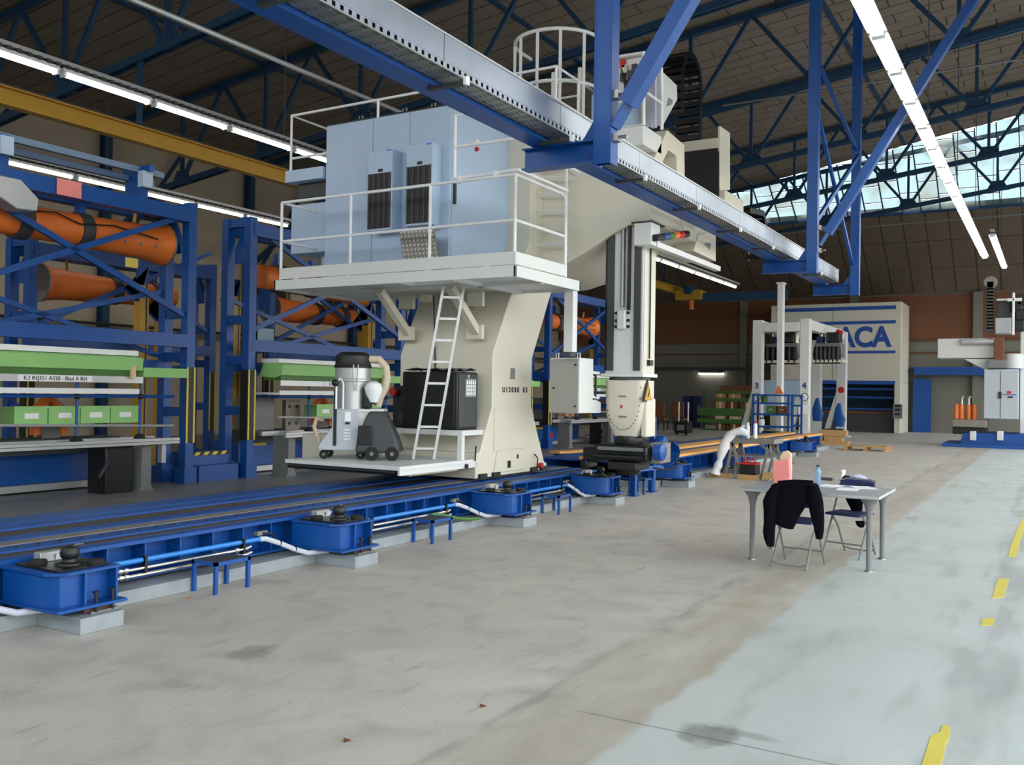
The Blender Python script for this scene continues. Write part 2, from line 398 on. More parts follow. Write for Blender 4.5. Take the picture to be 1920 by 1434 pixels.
# windows in the left wall
for i, (u0, v0, u1, v1) in enumerate(((108, 641, 161, 669), (163, 643, 191, 670), (217, 646, 256, 668), (475, 530, 540, 571), (607, 562, 640, 585), (365, 498, 392, 545), (1047, 606, 1070, 640))):
    a, b = PY(u0, v0, YL), PY(u1, v1, YL)
    w = S('window_%d' % (i + 2), MB().box(a.x - .08, b.x + .08, YL - .05, YL, b.z - .08, a.z + .08), 'midgrey')
    m = (a.x + b.x) / 2
    for c, d in ((a.x, m - .03), (m + .03, b.x)): MB().box(c, d, YL - .07, YL - .05, b.z, a.z).build('pane', 'glassdark', w, smooth=False)
# pipes on the left wall
for n_, (v0, mt) in enumerate(((592, 'darkgrey'), (602, 'midgrey'))):
    p = PY(0, v0, YL - .44)
    one('wall_pipe', MB().tube([(X0, YL - .44, p.z), (XB - 1, YL - .44, p.z)], .05, 6), mt, ('upper dark pipe' if n_ == 0 else 'lower grey pipe') + ' running along the beige side wall', 'pipe')
# ------------------------------------------------------------------ roof trusses
def zbch(y): return 10.31 - .125 * y
TX = [6.3, 12.2, 18.1, 24.0, 29.85, 35.7, 41.5]
ny = [21.8 - 3.3 * i for i in range(11)]
tr0 = T('roof_truss', 'dark blue steel roof truss spanning the hall under the panelled ceiling', 'roof truss', (TX[0], 18.5, 8.0), 'roof trusses')
X = TX[0]
MB().bar((X, YL, zc(YL) - .14), (X, YR, zc(YR) - .14), .16, .16).build('top_chord', 'blue_dark', tr0)
for s in (-.07, .07): MB().bar((X + s, YL - .1, zbch(YL)), (X + s, YR, zbch(YR)), .05, .15).build('bottom_chord', 'blue_dark', tr0)
for i, y in enumerate(ny):
    MB().bar((X, y, zbch(y)), (X, y, zc(y) - .14), .09, .09).build('vertical', 'blue_dark', tr0)
    MB().prism([(y - .42, zbch(y) - .06), (y + .42, zbch(y) - .06), (y + .2, zbch(y) + .34), (y - .2, zbch(y) + .34)], 'x', X - .025, X + .025).build('gusset', 'blue_dark', tr0)
    if i < len(ny) - 1:
        ym = (y + ny[i + 1]) / 2
        MB().bar((X, y, zbch(y)), (X, ym, zc(ym) - .14), .08, .1).build('diagonal', 'blue_dark', tr0)
        MB().bar((X, ny[i + 1], zbch(ny[i + 1])), (X, ym, zc(ym) - .14), .08, .1).build('diagonal', 'blue_dark', tr0)
for x in TX[1:]: copy_tree(tr0, None, (x, 18.5, 8.0))
# longitudinal purlins and wall columns
for k_, y in enumerate((18.5, 11.9, 5.3, -1.3)):
    one('roof_purlin', MB().bar((X0, y, zc(y) - .034), (xend(zc(y)) - .4, y, zc(y) - .034), .12, .062), 'blue_dark', 'long dark blue purlin under the ceiling crossing every roof truss', 'purlin', 'roof purlins')
for x in TX[1:]:
    t = T('wall_column', 'dark blue steel column against the beige side wall with a diagonal stay', 'column', (x, YL - .25, 0), 'side wall columns')
    MB().ibeam((x, YL - .25, 0), (x, YL - .25, ZL), .24, .3, .02, (0, 1, 0)).build('shaft', 'blue_dark', t)
    MB().bar((x, YL - .25, 5.2), (x + 2.8, YL - .25, ZL - .3), .1, .1).build('stay', 'blue_dark', t)
    MB().bar((x, YL - .25, 6.0), (x, YL - 2.6, zbch(YL - 2.6)), .14, .14).build('knee_brace', 'blue_dark', t)
one('overhead_conduit', MB().tube([PX(1355, 198, 23.8), PX(1960, 104, 23.8)], .025, 6), 'midgrey', 'thin grey conduit strung across the hall below the roof trusses', 'conduit')
one('overhead_conduit', MB().tube([PX(1395, 443, 41.2), PX(1960, 398, 41.2)], .035, 6), 'midgrey', 'thin pale conduit crossing in front of the dark slope below the glazing', 'conduit')
a, b = PY(250, 0, 9.5), PY(745, 208, 9.5)
one('overhead_pipe', MB().tube([a - (b - a) * .6, b + (b - a) * 1.], .035, 8), 'alu', 'long pale pipe hanging high beside the white machine cabinets', 'pipe')
# ------------------------------------------------------------------ crane runway on the left
zy0, zy1 = PY(0, 196, 16).z, PY(0, 160, 16).z
yb = T('crane_runway_beam', 'long yellow crane runway beam high along the side wall', 'crane beam', (8, 16, zy0))
MB().ibeam((X0, 16, (zy0 + zy1) / 2), (44.2, 16, (zy0 + zy1) / 2), .22, zy1 - zy0, .03).build('girder', 'yellow', yb)
MB().box(X0, 44.2, 15.97, 16.03, zy1, zy1 + .06).build('crane_rail', 'darkgrey', yb)
for x in TX: MB().box(x - .04, x + .04, 15.95, 16.05, zy1, zbch(16)).build('hanger', 'blue_dark', yb)
ec = T('crane_trolley', 'blue and yellow crane end carriage at the far end of the runway', 'crane', (43, 15.5, zy0 - .6))
MB().box(42.6, 43.4, 14.6, 15.9, zy0 - .35, zy0 + .1).build('carriage', 'yellow', ec, bev=.03)
MB().lathe([(.2, -.5), (.22, 0), (.22, .5), (.14, .6)], (42.8, 15.2, zy0 + .1), axis='x').build('motor', 'blue_dark', ec)
MB().tube([(43, 15.2, zy0 - .3), (43, 15.2, zy0 - .8)], .12, 10).build('hook_block', 'orange', ec)
MB().box(42.85, 43.15, 10.6, 14.7, zy0 - .45, zy0 - .05).build('bridge_girder', 'blue_dark', ec)
# ------------------------------------------------------------------ fluorescent lamp rows
def lamp_row(y, z, x0, n, step, label, group, mt, trunk, twin=False, w=.16):
    x1 = x0 + n * step
    t = T('lamp_trunking', trunk, 'cable tray', (x0, y, z + .12))
    MB().box(x0 - .3, x1 + .3, y - .06, y + .06, z + .13, z + .19).build('channel', 'alu', t)
    rb = MB()
    q = x0
    while q < x1: rb.box(q, q + .06, y - .09, y + .09, z + .08, z + .13); q += .14
    tag(rb.build('ribs', 'darkgrey', t), kind='stuff')
    for q in TX:
        if x0 < q < x1: MB().bar((q, y, z + .19), (q, y, zbch(y) + .02), .018).build('drop_rod', 'darkgrey', t)
    r = T('fluorescent_lamp', label, 'lamp', (x0, y, z), group)
    L_ = step * .96
    MB().prism([(y - w / 2, z + .03), (y - w / 3, z + .09), (y + w / 3, z + .09), (y + w / 2, z + .03)], 'x', x0, x0 + L_).build('reflector', 'white_plain', r)
    for s in ((-.05, .05) if twin else (0,)):
        MB().tube([(x0 + .03, y + s, z), (x0 + L_ - .03, y + s, z)], .028, 8).build('tube', mt, r)
    for q in (x0 + .01, x0 + L_ - .04): MB().box(q, q + .035, y - w / 3, y + w / 3, z - .03, z + .05).build('end_cap', 'white_plain', r)
    for i in range(1, n): copy_tree(r, None, (x0 + i * step, y, z))
zl1 = PY(300, 200, 12).z
lamp_row(12.0, zl1, 6.35, 7, 1.52, 'fluorescent strip lamp in the upper row near the yellow runway beam', 'upper left lamp row', 'lamp_warm', 'ribbed trunking carrying the lamp row in front of the yellow beam')
lamp_row(17.0, PY(220, 352, 17).z, 10.0, 5, 1.5, 'fluorescent strip lamp in the low row behind the blue gantry frames', 'lower left lamp row', 'lamp_warm', 'ribbed trunking carrying the low lamp row behind the blue frames')
lamp_row(2.0, PY(1720, 220, 2).z, 11.1, 15, 1.55, 'bright twin fluorescent lamp in the long row over the painted lane', 'lane lamp row', 'lamp', 'trunking of the bright lamp row over the painted lane', True, .24)
lamp_row(1.85, PY(1868, 462, 1.85).z, 35.5, 6, 1.5, 'bright fluorescent lamp in the short far row before the brown end wall', 'far lane lamp row', 'lamp', 'trunking of the short bright lamp row near the end wall', True, .24)
lamp_row(10.0, PY(1300, 511, 10).z, 22.5, 7, 1.5, 'fluorescent lamp in the row behind the hanging spindle column', 'middle lamp row', 'lamp_warm', 'grey trunking of the lamp row behind the spindle column')
p = PX(1310, 700, XB - .15); q = PX(1357, 700, XB - .15)
wl = T('wall_lamp', 'single lit fluorescent lamp under the ledge on the grey end wall', 'lamp', (XB - .15, (p.y + q.y) / 2, p.z))
MB().box(XB - .25, XB, q.y, p.y, p.z + .02, p.z + .12).build('housing', 'midgrey', wl)
MB().tube([(XB - .15, q.y, p.z), (XB - .15, p.y, p.z)], .05, 8).build('tube', 'lamp', wl)
# ------------------------------------------------------------------ overhead cable tray on hanging posts
TYN, TZ0, TZ1 = 4.2, PY(1000, 220, 4.2).z, PY(1000, 165, 4.2).z
yb1 = PZ(1000, 246, TZ0).y; zbb = PY(1000, 254, yb1).z; yb2 = PZ(1000, 277, zbb).y
TXA, TXB_ = 2.0, 21.6
ct = T('cable_tray', 'long overhead galvanised cable tray bolted beside a blue steel beam', 'cable tray', (10, 4.5, TZ0))
MB().prism([(yb1, zbb), (yb1, TZ0), (yb1 + .02, TZ0), (yb1 + .02, zbb + .02), (yb2 - .02, zbb + .02), (yb2 - .02, TZ0 + .2), (yb2, TZ0 + .2), (yb2, zbb)], 'x', TXA, TXB_).build('blue_beam', 'blue', ct)
tb = MB()                                            # perforated floor of the tray: slots left open between strips
for i in range(6):
    y = TYN + (yb1 - TYN) * i / 5; tb.box(TXA, TXB_, y - .012, y + .012, TZ0, TZ0 + .01)
x = TXA
while x < TXB_: tb.box(x, x + .07, TYN, yb1, TZ0 + .002, TZ0 + .012); x += .14
tag(tb.build('perforated_floor', 'steel', ct, smooth=False), kind='stuff')
pe = MB(); x = TXA
zl_ = TZ0 + (TZ1 - TZ0) * .24
pe.box(TXA, TXB_, TYN - .004, TYN, TZ0, TZ0 + .02); pe.box(TXA, TXB_, TYN - .004, TYN, TZ0 + .055, zl_)
while x < TXB_: pe.box(x, x + .05, TYN - .004, TYN, TZ0 + .02, TZ0 + .055); x += .085
tag(pe.build('perforated_lip', 'galv', ct, smooth=False), kind='stuff')
x = TXA
while x < TXB_ - .1:
    MB().box(x + .003, min(x + 1.995, TXB_), TYN - .008, TYN - .002, zl_, TZ1).build('side_cover', 'galv', ct); x += 2
MB().box(TXA, TXB_, TYN - .02, yb1, TZ1, TZ1 + .015).build('lid', 'alu', ct)
MB().box(TXA, TXB_, yb1 - .01, yb1, TZ0, TZ1).build('back_side', 'galv', ct)
x = 4.3
while x < TXB_ - .5:
    u = MB().box(x, x + .05, TYN - .06, yb2 - .15, zbb - .03, zbb).build('tray_bracket', 'darkgrey', ct)
    MB().box(x, x + .05, TYN - .09, TYN - .06, zbb - .035, zbb + .03).build('bracket_end', 'white_plain', u); x += 1.9
for i, (u, v, lab) in enumerate(((1135, 305, 'thick blue hanging post beside the safety cage carrying the cable tray'), (1523, 520, 'blue hanging post near the tray end with a long raking brace'), (1603, 548, 'blue hanging post past the tray end, tied back by crossing rods'))):
    p = PY(u, v, 3.85); zb = 3.95
    t = T('hanging_post', lab, 'steel post', (p.x, 3.85, zb))
    MB().ibeam((p.x, 3.85, zb), (p.x, 3.85, zc(3.85) - .1), .19, .18, .014, (0, 1, 0)).build('shaft', 'blue', t)
    MB().box(p.x - .09, p.x - .084, 3.755, 3.945, zb, zc(3.85) - .1).build('face_plate', 'blue', t)
    cr = MB().ibeam((p.x, 3.94, zbb - .115), (p.x, yb2 + .12, zbb - .115), .16, .22, .014).build('cross_arm', 'blue', t)
    MB().prism([(3.94, TZ0 - .06), (3.94, TZ0 + .22), (4.12, TZ0 - .06)], 'x', p.x - .01, p.x + .01).build('gusset', 'blue', t)
    if i < 2:
        c = PX(1178, 196, p.x) if i == 0 else PX(1552, 437, p.x); d = PX(1290, 0, p.x) if i == 0 else PX(1825, 0, p.x)
        d = d + (d - c).normalized() * 2.0
        MB().bar(c, d, .15, .17, (1, 0, 0)).build('brace', 'blue', t)
        MB().bar(c - (d - c).normalized() * .25, c, .02, .2, (1, 0, 0)).build('brace_plate', 'blue', t)
        for s in (0, .42):
            MB().box(p.x - .05, p.x + .05, 3.70, 3.76, c.z - .35 + s, c.z - .27 + s).build('clamp', 'steel', t)
            MB().tube([(p.x, 3.76, c.z - .31 + s), (p.x, 3.62, c.z - .31 + s)], .018, 6).build('bolt', 'chrome', t)
pB, pC = PY(1523, 520, 3.85).x, PY(1603, 548, 3.85).x
tie = [((pB, 3.85, 8.0), (pC, 3.85, 7.2)), ((pC, 3.80, 7.1), (pB, 3.80, 4.9)), ((pB, 3.90, 7.4), (pC, 3.90, 4.6))]
for (a, b), lab in zip(tie, ('pale blue upper tie rod between the two far hanging posts', 'long blue diagonal rod crossing between the far hanging posts', 'thin blue diagonal rod falling to the last hanging post')):
    one('tie_rod', MB().bar(a, b, .06, .08), 'blue', lab, 'tie rod')
# ------------------------------------------------------------------ machine track
def track(x0, x1, ribstep, label, planks=False):
    t = T('machine_track', label, 'rail track', (x0, 6.34, .11))
    MB().box(x0, x1, 6.38, 6.9, .135, .155).build('bottom_flange', 'blue', t)
    MB().box(x0, x1, 6.56, 6.58, .155, .42).build('web', 'blue', t)
    MB().box(x0, x1, 6.37, 8.42, .415, .445).build('top_plate', 'blue', t)
    MB().box(x0, x1, 8.34, 8.40, .105, .42).build('rear_web', 'blue', t)
    n = int((x1 - x0) / ribstep)
    rb = None
    for i in range(n + 1):
        x = x0 + .02 + i * ribstep
        if rb is None: rb = MB().box(x, x + .014, 6.39, 6.56, .155, .415).build('rib', 'blue', t, smooth=False)
        else:
            c = rb.copy(); COL.objects.link(c); c.location = (i * ribstep, 0, 0)
    if planks:
        MB().box(x0, x1, 6.36, 6.72, .447, .50).build('plank', 'plank', t)
        MB().box(x0, x1, 6.80, 7.1, .447, .47).build('centre_strip', 'blue', t)
        MB().box(x0, x1, 7.2, 7.62, .447, .50).build('plank', 'plank', t)
        return t
    MB().box(x0, x1, 6.50, 6.62, .445, .449).build('dark_strip', 'channel', t)
    MB().box(x0, x1, 6.64, 6.85, .445, .460).build('bolted_bar', 'blue', t)
    MB().box(x0, x1, 6.87, 7.03, .445, .464).build('guide_rail', 'railgrey', t)
    MB().box(x0, x1, 7.06, 7.25, .445, .468).build('inner_lip', 'blue', t)
    MB().box(x0, x1, 7.28, 7.62, .445, .449).build('cable_channel', 'channel', t)
    MB().prism([(7.64, .445), (7.64, .462), (7.72, .472), (7.86, .462), (7.86, .445)], 'x', x0, x1).build('rear_lip', 'blue', t)
    MB().box(x0, x1, 7.88, 7.92, .445, .45).build('dark_line', 'channel', t)
    MB().box(x0, x1, 7.94, 8.28, .445, .46).build('rear_bar', 'blue', t)
    b = MB(); x = x0 + .1
    while x < x1: b.lathe([(.012, 0), (.012, .012)], (x, 6.745, .46), 6); x += .18
    tag(b.build('bolt_heads', 'black', t), kind='stuff')
    return t
track(-1.0, 13.6, .352, 'blue machine track with grey guide rail under the white machine')
track(15.5, 30.5, .46, 'blue track beyond the spindle, covered with orange planks', True)
one('concrete_plinth', MB().box(-1.0, 13.7, 6.16, 8.42, 0, .11), 'kerbgrey', 'low grey concrete plinth under the near blue track', 'plinth', bev=.006)
one('concrete_plinth', MB().box(15.4, 30.7, 6.2, 8.42, 0, .11), 'kerbgrey', 'low concrete plinth under the far plank covered track', 'plinth')
# levelling jacks bolted to the track, each over a concrete block
def jack(xb, lab, labb):
    xc, yc = xb + .12, 5.95
    t = T('levelling_jack', lab, 'machine foot', (xc, yc, .11), 'levelling jacks of the track')
    B = lambda *a: MB().box(xc + a[0], xc + a[1], yc + a[2], yc + a[3], a[4], a[5])
    B(-.27, .27, -.26, .40, .16, .182).build('base_plate', 'blue', t, bev=.004)
    MB().prism([(xc - .25, yc + .40), (xc - .25, yc - .06), (xc - .19, yc - .16), (xc - .02, yc - .16), (xc - .02, yc - .10), (xc + .22, yc - .10), (xc + .22, yc + .40)], 'z', .182, .40).build('body', 'blue', t)
    for x in (-.03, .215): B(x, x + .018, -.20, .0, .182, .40).build('rib', 'blue', t)
    MB().prism([(xc - .27, yc + .40), (xc - .27, yc - .10), (xc - .17, yc - .21), (xc + .25, yc - .21), (xc + .25, yc + .40)], 'z', .40, .418).build('top_flange', 'blue', t)
    cp = B(-.2, .2, -.15, .34, .418, .432).build('cover_plate', 'blackmetal', t, bev=.004)
    MB().lathe([(.095, .432), (.09, .445), (.05, .452), (.045, .47), (.062, .49), (.066, .52), (.05, .55), (.02, .562)], (xc, yc + .02, 0)).build('ball_cap', 'black', cp)
    for x, y in ((-.12, .2), (.12, -.1)): MB().lathe([(.06, .432), (.062, .452), (.055, .462)], (xc + x, yc + y, 0)).build('knob', 'rubber', cp)
    MB().tube([(xc + .02, yc + .03, .53), (xc + .1, yc + .1, .55), (xc + .2, yc + .16, .535)], .006, 6).build('handle_rod', 'midgrey', cp)
    sb = B(-.09, .09, .22, .30, .432, .50).build('sensor_box', 'alu', t, bev=.004)
    MB().add([(xc + .02, yc + .215, .44), (xc + .09, yc + .215, .44), (xc + .09, yc + .20, .485), (xc + .02, yc + .20, .485)], [(0, 1, 2, 3)]).build('flap', 'white_plain', sb)
    for x in (.04, .17):
        q = MB().lathe([(.012, .12), (.012, .25), (.022, .25), (.022, .265)], (xc + x, yc - .225, 0), 8).build('bolt', 'black', t)
    B(-.03, .17, -.2, .06, .125, .16).build('shim', 'rust', t)
    B(.0, .22, -.23, .02, .11, .127).build('steel_pad', 'steel', t)
    one('concrete_block', MB().box(xb, xb + .34, 5.66, 6.17, 0, .11), 'kerbgrey', labb, 'concrete block', 'footing blocks', bev=.005)
    return t
jx = [3.93, 6.78, 9.98, 12.78]
JL = ['before the first step stool', 'between the first and second step stools', 'below the white column', 'at the end of the near track', 'on the planked track beside the trestle', 'on the planked track behind the trestle', 'on the planked track nearest the white gantry']
for x, l in zip(jx + [16.0, 19.6, 26.4], JL): jack(x, 'blue levelling jack with black ball cap ' + l, 'grey concrete footing block under the jack ' + l)
jack(.95, 'blue levelling jack with black ball cap at the start of the near track', 'grey concrete footing block at the start of the near track')
# pipe runs between the jacks
for i in range(-1, len(jx) - 1):
    xa = (jx[i] if i >= 0 else .95) + .62; xb = jx[i + 1] - .62
    if i == 2: xb += .2
    one('air_pipe', MB().tube([(xa, 6.27, .305), (xb, 6.27, .305)], .021, 10), 'blue_light', 'blue air pipe clipped along the track between two jacks', 'pipe', 'blue air pipes')
    for z, y in ((.245, 6.25), (.195, 6.24)):
        t = T('steel_pipe', 'thin bright steel pipe with couplings running below the blue air pipe', 'pipe', (xa, y, z), 'bright steel pipes')
        MB().tube([(xa - .12, 6.32, z + .05), (xa - .08, y, z + .01), (xa, y, z), (xb - .2, y, z), (xb - .14, y, z + .012), (xb - .1, 6.33, z + .03)], .014, 8).build('pipe', 'chrome', t)
        for x in (xa + .12, xa + .17, xb - .3): MB().lathe([(.021, -.018), (.024, 0), (.021, .018)], (x, y, z), 8, 'x').build('coupling', 'chrome', t)
    for x in (xa + .35, xb - .22):
        t = T('pipe_clamp', 'small black and steel pipe clamp on the track', 'clamp', (x, 6.25, .18), 'pipe clamps')
        MB().box(x - .012, x + .012, 6.235, 6.285, .18, .335).build('strap', 'black', t)
        MB().lathe([(.03, -.012), (.03, .012)], (x, 6.265, .305), 10, 'x').build('ring', 'chrome', t)
    e_ = jx[i + 1]
    hs = T('air_hose', 'pale grey hose curving from the blue pipe down under the next jack', 'hose', (xb, 6.2, .12), 'air hoses')
    hl = e_ - .19 - xb
    MB().tube([(xb - .01, 6.27, .305), (xb + .14 * hl, 6.26, .30), (xb + .41 * hl, 6.2, .25), (xb + .73 * hl, 6.14, .18), (xb + hl, 6.08, .135), (e_ + .03, 6.02, .134)], .024, 10).build('tube', 'hose', hs)
    for x, y, z in ((xb + .41 * hl, 6.2, .25), (xb + .73 * hl, 6.14, .18)): MB().lathe([(.028, -.006), (.028, .006)], (x, y, z), 10, 'x').build('clip', 'black', hs)
    v = T('valve', 'small brass and black valve on the track above the pipe end', 'valve', (xb, 6.3, .3), 'pipe valves')
    MB().box(xb - .02, xb + .1, 6.28, 6.33, .335, .37).build('body', 'railgrey', v); MB().tube([(xb + .04, 6.28, .35), (xb + .12, 6.26, .34), (xb + .17, 6.26, .3)], .012, 6).build('elbow', 'black', v)
# step stools
def stool(x, y, name_lab):
    t = T('step_stool', name_lab, 'step stool', (x, y, 0))
    w, d, h = .38, .285, .262
    for a in (0, w - .03):
        for b in (0, d - .03): MB().box(x + a, x + a + .03, y + b, y + b + .03, 0, h).build('leg', 'blue', t)
    MB().box(x, x + w, y, y + .008, h - .03, h).box(x, x + w, y + d - .008, y + d, h - .03, h).box(x, x + .008, y, y + d, h - .03, h).box(x + w - .008, x + w, y, y + d, h - .03, h).build('top_frame', 'blue', t)
    for i in range(11): MB().box(x + .012 + i * .0335, x + .034 + i * .0335, y + .01, y + d - .01, h - .012, h - .001).build('tread_slat', 'darkgrey', t)
for x, l in ((5.28, 'blue steel step stool with slatted tread beside the rusty shim jack'), (8.33, 'blue step stool standing before the green hose on the track'), (11.34, 'blue step stool beside the jack under the white column'), (14.4, 'blue step stool at the track end below the spindle')):
    stool(x, 5.868, l)
one('green_hose', MB().tube([(8.78, 6.212, .25), (8.95, 6.2, .235), (9.2, 6.16, .17), (9.45, 6.1, .131), (9.6, 6.07, .13)], .02, 8), 'green_dark', 'short green hose beside the pale hose on the track', 'hose')
# blue stand and curved guard at the track end
gd = T('track_end_stand', 'blue steel stand with a curved guard at the end of the near track', 'stand', (14.4, 6.0, 0))
for u, v, w_, vt in ((1187, 930, .1, 862), (1222, 922, .1, 782)):
    p = PZ(u, v, 0); q = PY(u, vt, p.y); MB().ibeam((p.x, p.y, 0), (p.x, p.y, q.z), w_, w_, .012, (0, 1, 0)).build('post', 'blue', gd)
    MB().box(p.x - .08, p.x + .08, p.y - .08, p.y + .08, 0, .015).build('foot', 'blue', gd)
c0 = PY(1222, 800, 5.85)
gp = [PY(u, v, 5.85) for u, v in ((1250, 828), (1258, 835), (1261, 845), (1258, 858), (1250, 866), (1240, 871))]
MB().loft([[(p.x, 5.70, p.z), (p.x, 6.05, p.z), (p.x - .02, 6.05, p.z - .01), (p.x - .02, 5.70, p.z - .01)] for p in gp]).build('curved_guard', 'blue', gd)
MB().bar((14.35, 6.0, .42), (15.2, 5.85, .42), .05, .08).build('tie_bar', 'blue', gd)
MB().lathe([(.10, -.08), (.12, -.05), (.12, .05), (.10, .08)], tuple(PY(1239, 830, 5.6)), 16, 'y').build('roller', 'blue', gd)
# ------------------------------------------------------------------ the travelling white machine
mc = T('travelling_column_machine', 'large white travelling column milling machine with railed platform, cabinets and hanging spindle', 'milling machine', (11.5, 7.4, .5))
cp = [(10.54, .50), (10.54, .84), (10.66, .86), (10.95, 1.47), (10.95, 2.21), (11.44, 3.12), (11.95, 3.95), (11.95, 5.5), (13.6, 5.5), (13.6, 4.3), (12.63, 3.2), (12.07, 2.19), (12.07, 1.47), (12.50, .62), (12.58, .60), (12.58, .50)]
cl_ = MB().prism(cp, 'y', 6.74, 8.35).build('column', 'cream', mc, bev=.012)
MB().box(11.0, 11.9, 6.725, 6.74, .86, 1.46).build('access_panel', 'cream', cl_, bev=.004)
MB().prism([(11.0, .55), (11.08, .84), (11.82, .84), (11.9, .55)], 'y', 6.72, 6.74).build('lower_panel', 'cream', cl_, bev=.004)
MB().box(11.36, 11.44, 6.712, 6.722, .60, .70).build('slot', 'black', cl_)  # this and the next: black slabs painting in the dark inside of slots
MB().box(11.62, 11.66, 6.712, 6.722, .72, .78).build('slot', 'black', cl_)
p0, p1 = PY(957, 690, 6.74), PY(965, 711, 6.74)
MB().box(p0.x, p1.x, 6.733, 6.74, p1.z, p0.z).build('name_plate', 'midgrey', cl_)
p = PY(966, 734, 6.74); letters('U12080 03', .105, (p.x, 6.738, p.z - .01), '-y', 'text_black', cl_, .082, bold=.003)
for x in (10.7, 11.05, 12.15, 12.45):
    MB().box(x - .09, x + .09, 6.70, 6.76, .49, .56).build('rail_wiper', 'black', mc)
MB().tube([(12.2, 6.70, .55), (12.18, 6.68, .7), (12.08, 6.68, .76)], .01, 6).build('wiper_hose', 'black', mc)
MB().lathe([(.04, -.03), (.04, .03)], (12.3, 6.69, .58), 10, 'y').build('lubricator', 'red', mc)
# carriage skirt behind the column, brackets under the deck
MB().box(10.56, 12.5, 8.35, 9.9, .5, 1.0).build('rear_base', 'cream', mc, bev=.01)
for y in (7.0, 8.2):
    MB().bar((10.25, y, 3.08), (10.95, y, 2.5), .1, .1).build('deck_bracket', 'cream', mc); MB().box(10.9, 10.96, y - .1, y + .16, 2.42, 2.62).build('bracket_plate', 'cream', mc); MB().box(10.9, 10.96, y - .1, y + .16, 2.88, 3.08).build('bracket_plate', 'cream', mc)
    for z in (2.5, 2.9, 3.02): MB().lathe([(.03, -.02), (.03, .02)], (10.94, y + .1, z), 8, 'x').build('bolt', 'black', mc)
for y in (7.35, 7.9): MB().box(10.9, 10.97, y - .09, y + .09, 2.98, 3.08).build('deck_cleat', 'cream', mc)
MB().tube([(10.93, 7.75, 3.05), (10.93, 7.72, 2.4), (10.93, 7.7, 1.9)], .012, 6).build('cable', 'black', mc)
# deck with a hatch for the ladder
DX0, DX1, DY0, DY1 = 9.72, 11.51, 5.68, 9.71
HX0, HX1, HY0, HY1 = 9.95, 10.39, 6.75, 7.7
ee = .015
dk = MB().box(DX0 + ee, HX0, DY0 + ee, DY1 - ee, 3.14, 3.2).box(HX1, DX1 - ee, DY0 + ee, DY1 - ee, 3.14, 3.2).box(HX0, HX1, DY0 + ee, HY0, 3.14, 3.2).box(HX0, HX1, HY1, DY1 - ee, 3.14, 3.2).build('deck', 'white', mc)
for a in ((DX0, DX1, DY0, DY0 + .03), (DX0, DX1, DY1 - .03, DY1), (DX0, DX0 + .03, DY0, DY1), (DX1 - .03, DX1, DY0, DY1)):
    MB().box(*a, 3.10, 3.24).build('edge_beam', 'white', dk, bev=.004)
MB().box(10.42, 10.5, DY0 + .03, DY1 - .03, 3.09, 3.14).build('under_beam', 'white', dk); MB().box(DX0 + .03, DX1 - .03, 6.6, 6.68, 3.09, 3.14).build('under_beam', 'white', dk)
MB().box(DX0 + .01, DX0 + .022, DY0, DY1 - .1, 3.252, 3.41).build('toe_board', 'white', dk, bev=.003)
MB().box(DX0, 11.12, DY0 + .01, DY0 + .022, 3.252, 3.41).build('toe_board', 'white', dk, bev=.003)
for y in (6.1, 7.0, 8.33, 9.3): MB().box(DX0, DX0 + .03, y - .04, y + .04, 3.24, 3.28).build('toe_clip', 'white', dk)
RZ, RMZ, rr = 4.36, 3.80, .021
xr_, yr_ = DX0 + .04, DY0 + .04
gr = MB().tube([(xr_, 9.62, RZ), (xr_, yr_, RZ)], rr).tube([(xr_, 9.62, RMZ), (xr_, yr_, RMZ)], rr).build('guard_rail', 'white_plain', mc)
MB().tube([(xr_, yr_, RZ), (11.0, yr_, RZ), (11.06, yr_, RZ - .015), (11.10, yr_, RZ - .05), (11.115, yr_, RZ - .12), (11.12, yr_, 3.2)], rr).tube([(xr_, yr_, RMZ), (11.12, yr_, RMZ)], rr).build('guard_rail', 'white_plain', mc)
for y in (9.62, 8.33, 7.0, yr_): MB().tube([(xr_, y, 3.2), (xr_, y, RZ)], rr).build('rail_post', 'white_plain', mc)
# left return of the rail
MB().tube([(xr_, 9.62, RZ), (11.3, 9.62, RZ)], rr).tube([(xr_, 9.62, RMZ), (11.3, 9.62, RMZ)], rr).build('guard_rail', 'white_plain', mc)
# swing gate doubled over the front rail
zg0, zg1 = PX(853, 335, xr_ + .05).z, PX(853, 217, xr_ + .05).z
ya = PX(853, 300, xr_ + .05).y
MB().tube([(xr_ + .05, ya, zg0), (xr_ + .05, ya, zg1), (xr_ + .05, ya - .75, zg1 + .02)], rr).tube([(xr_ + .05, ya, (zg0 + zg1) / 2), (xr_ + .05, yr_, (zg0 + zg1) / 2)], rr).tube([(xr_ + .05, ya, zg0), (xr_ + .05, yr_, zg0 + .02), (11.15, yr_, zg0 + .02)], rr).build('swing_gate', 'white_plain', mc)
for y in (ya - .1, yr_ + .3): MB().box(xr_ - .02, xr_ + .06, y - .015, y + .015, RZ - .02, zg0 + .02).build('gate_hinge', 'white_plain', mc)
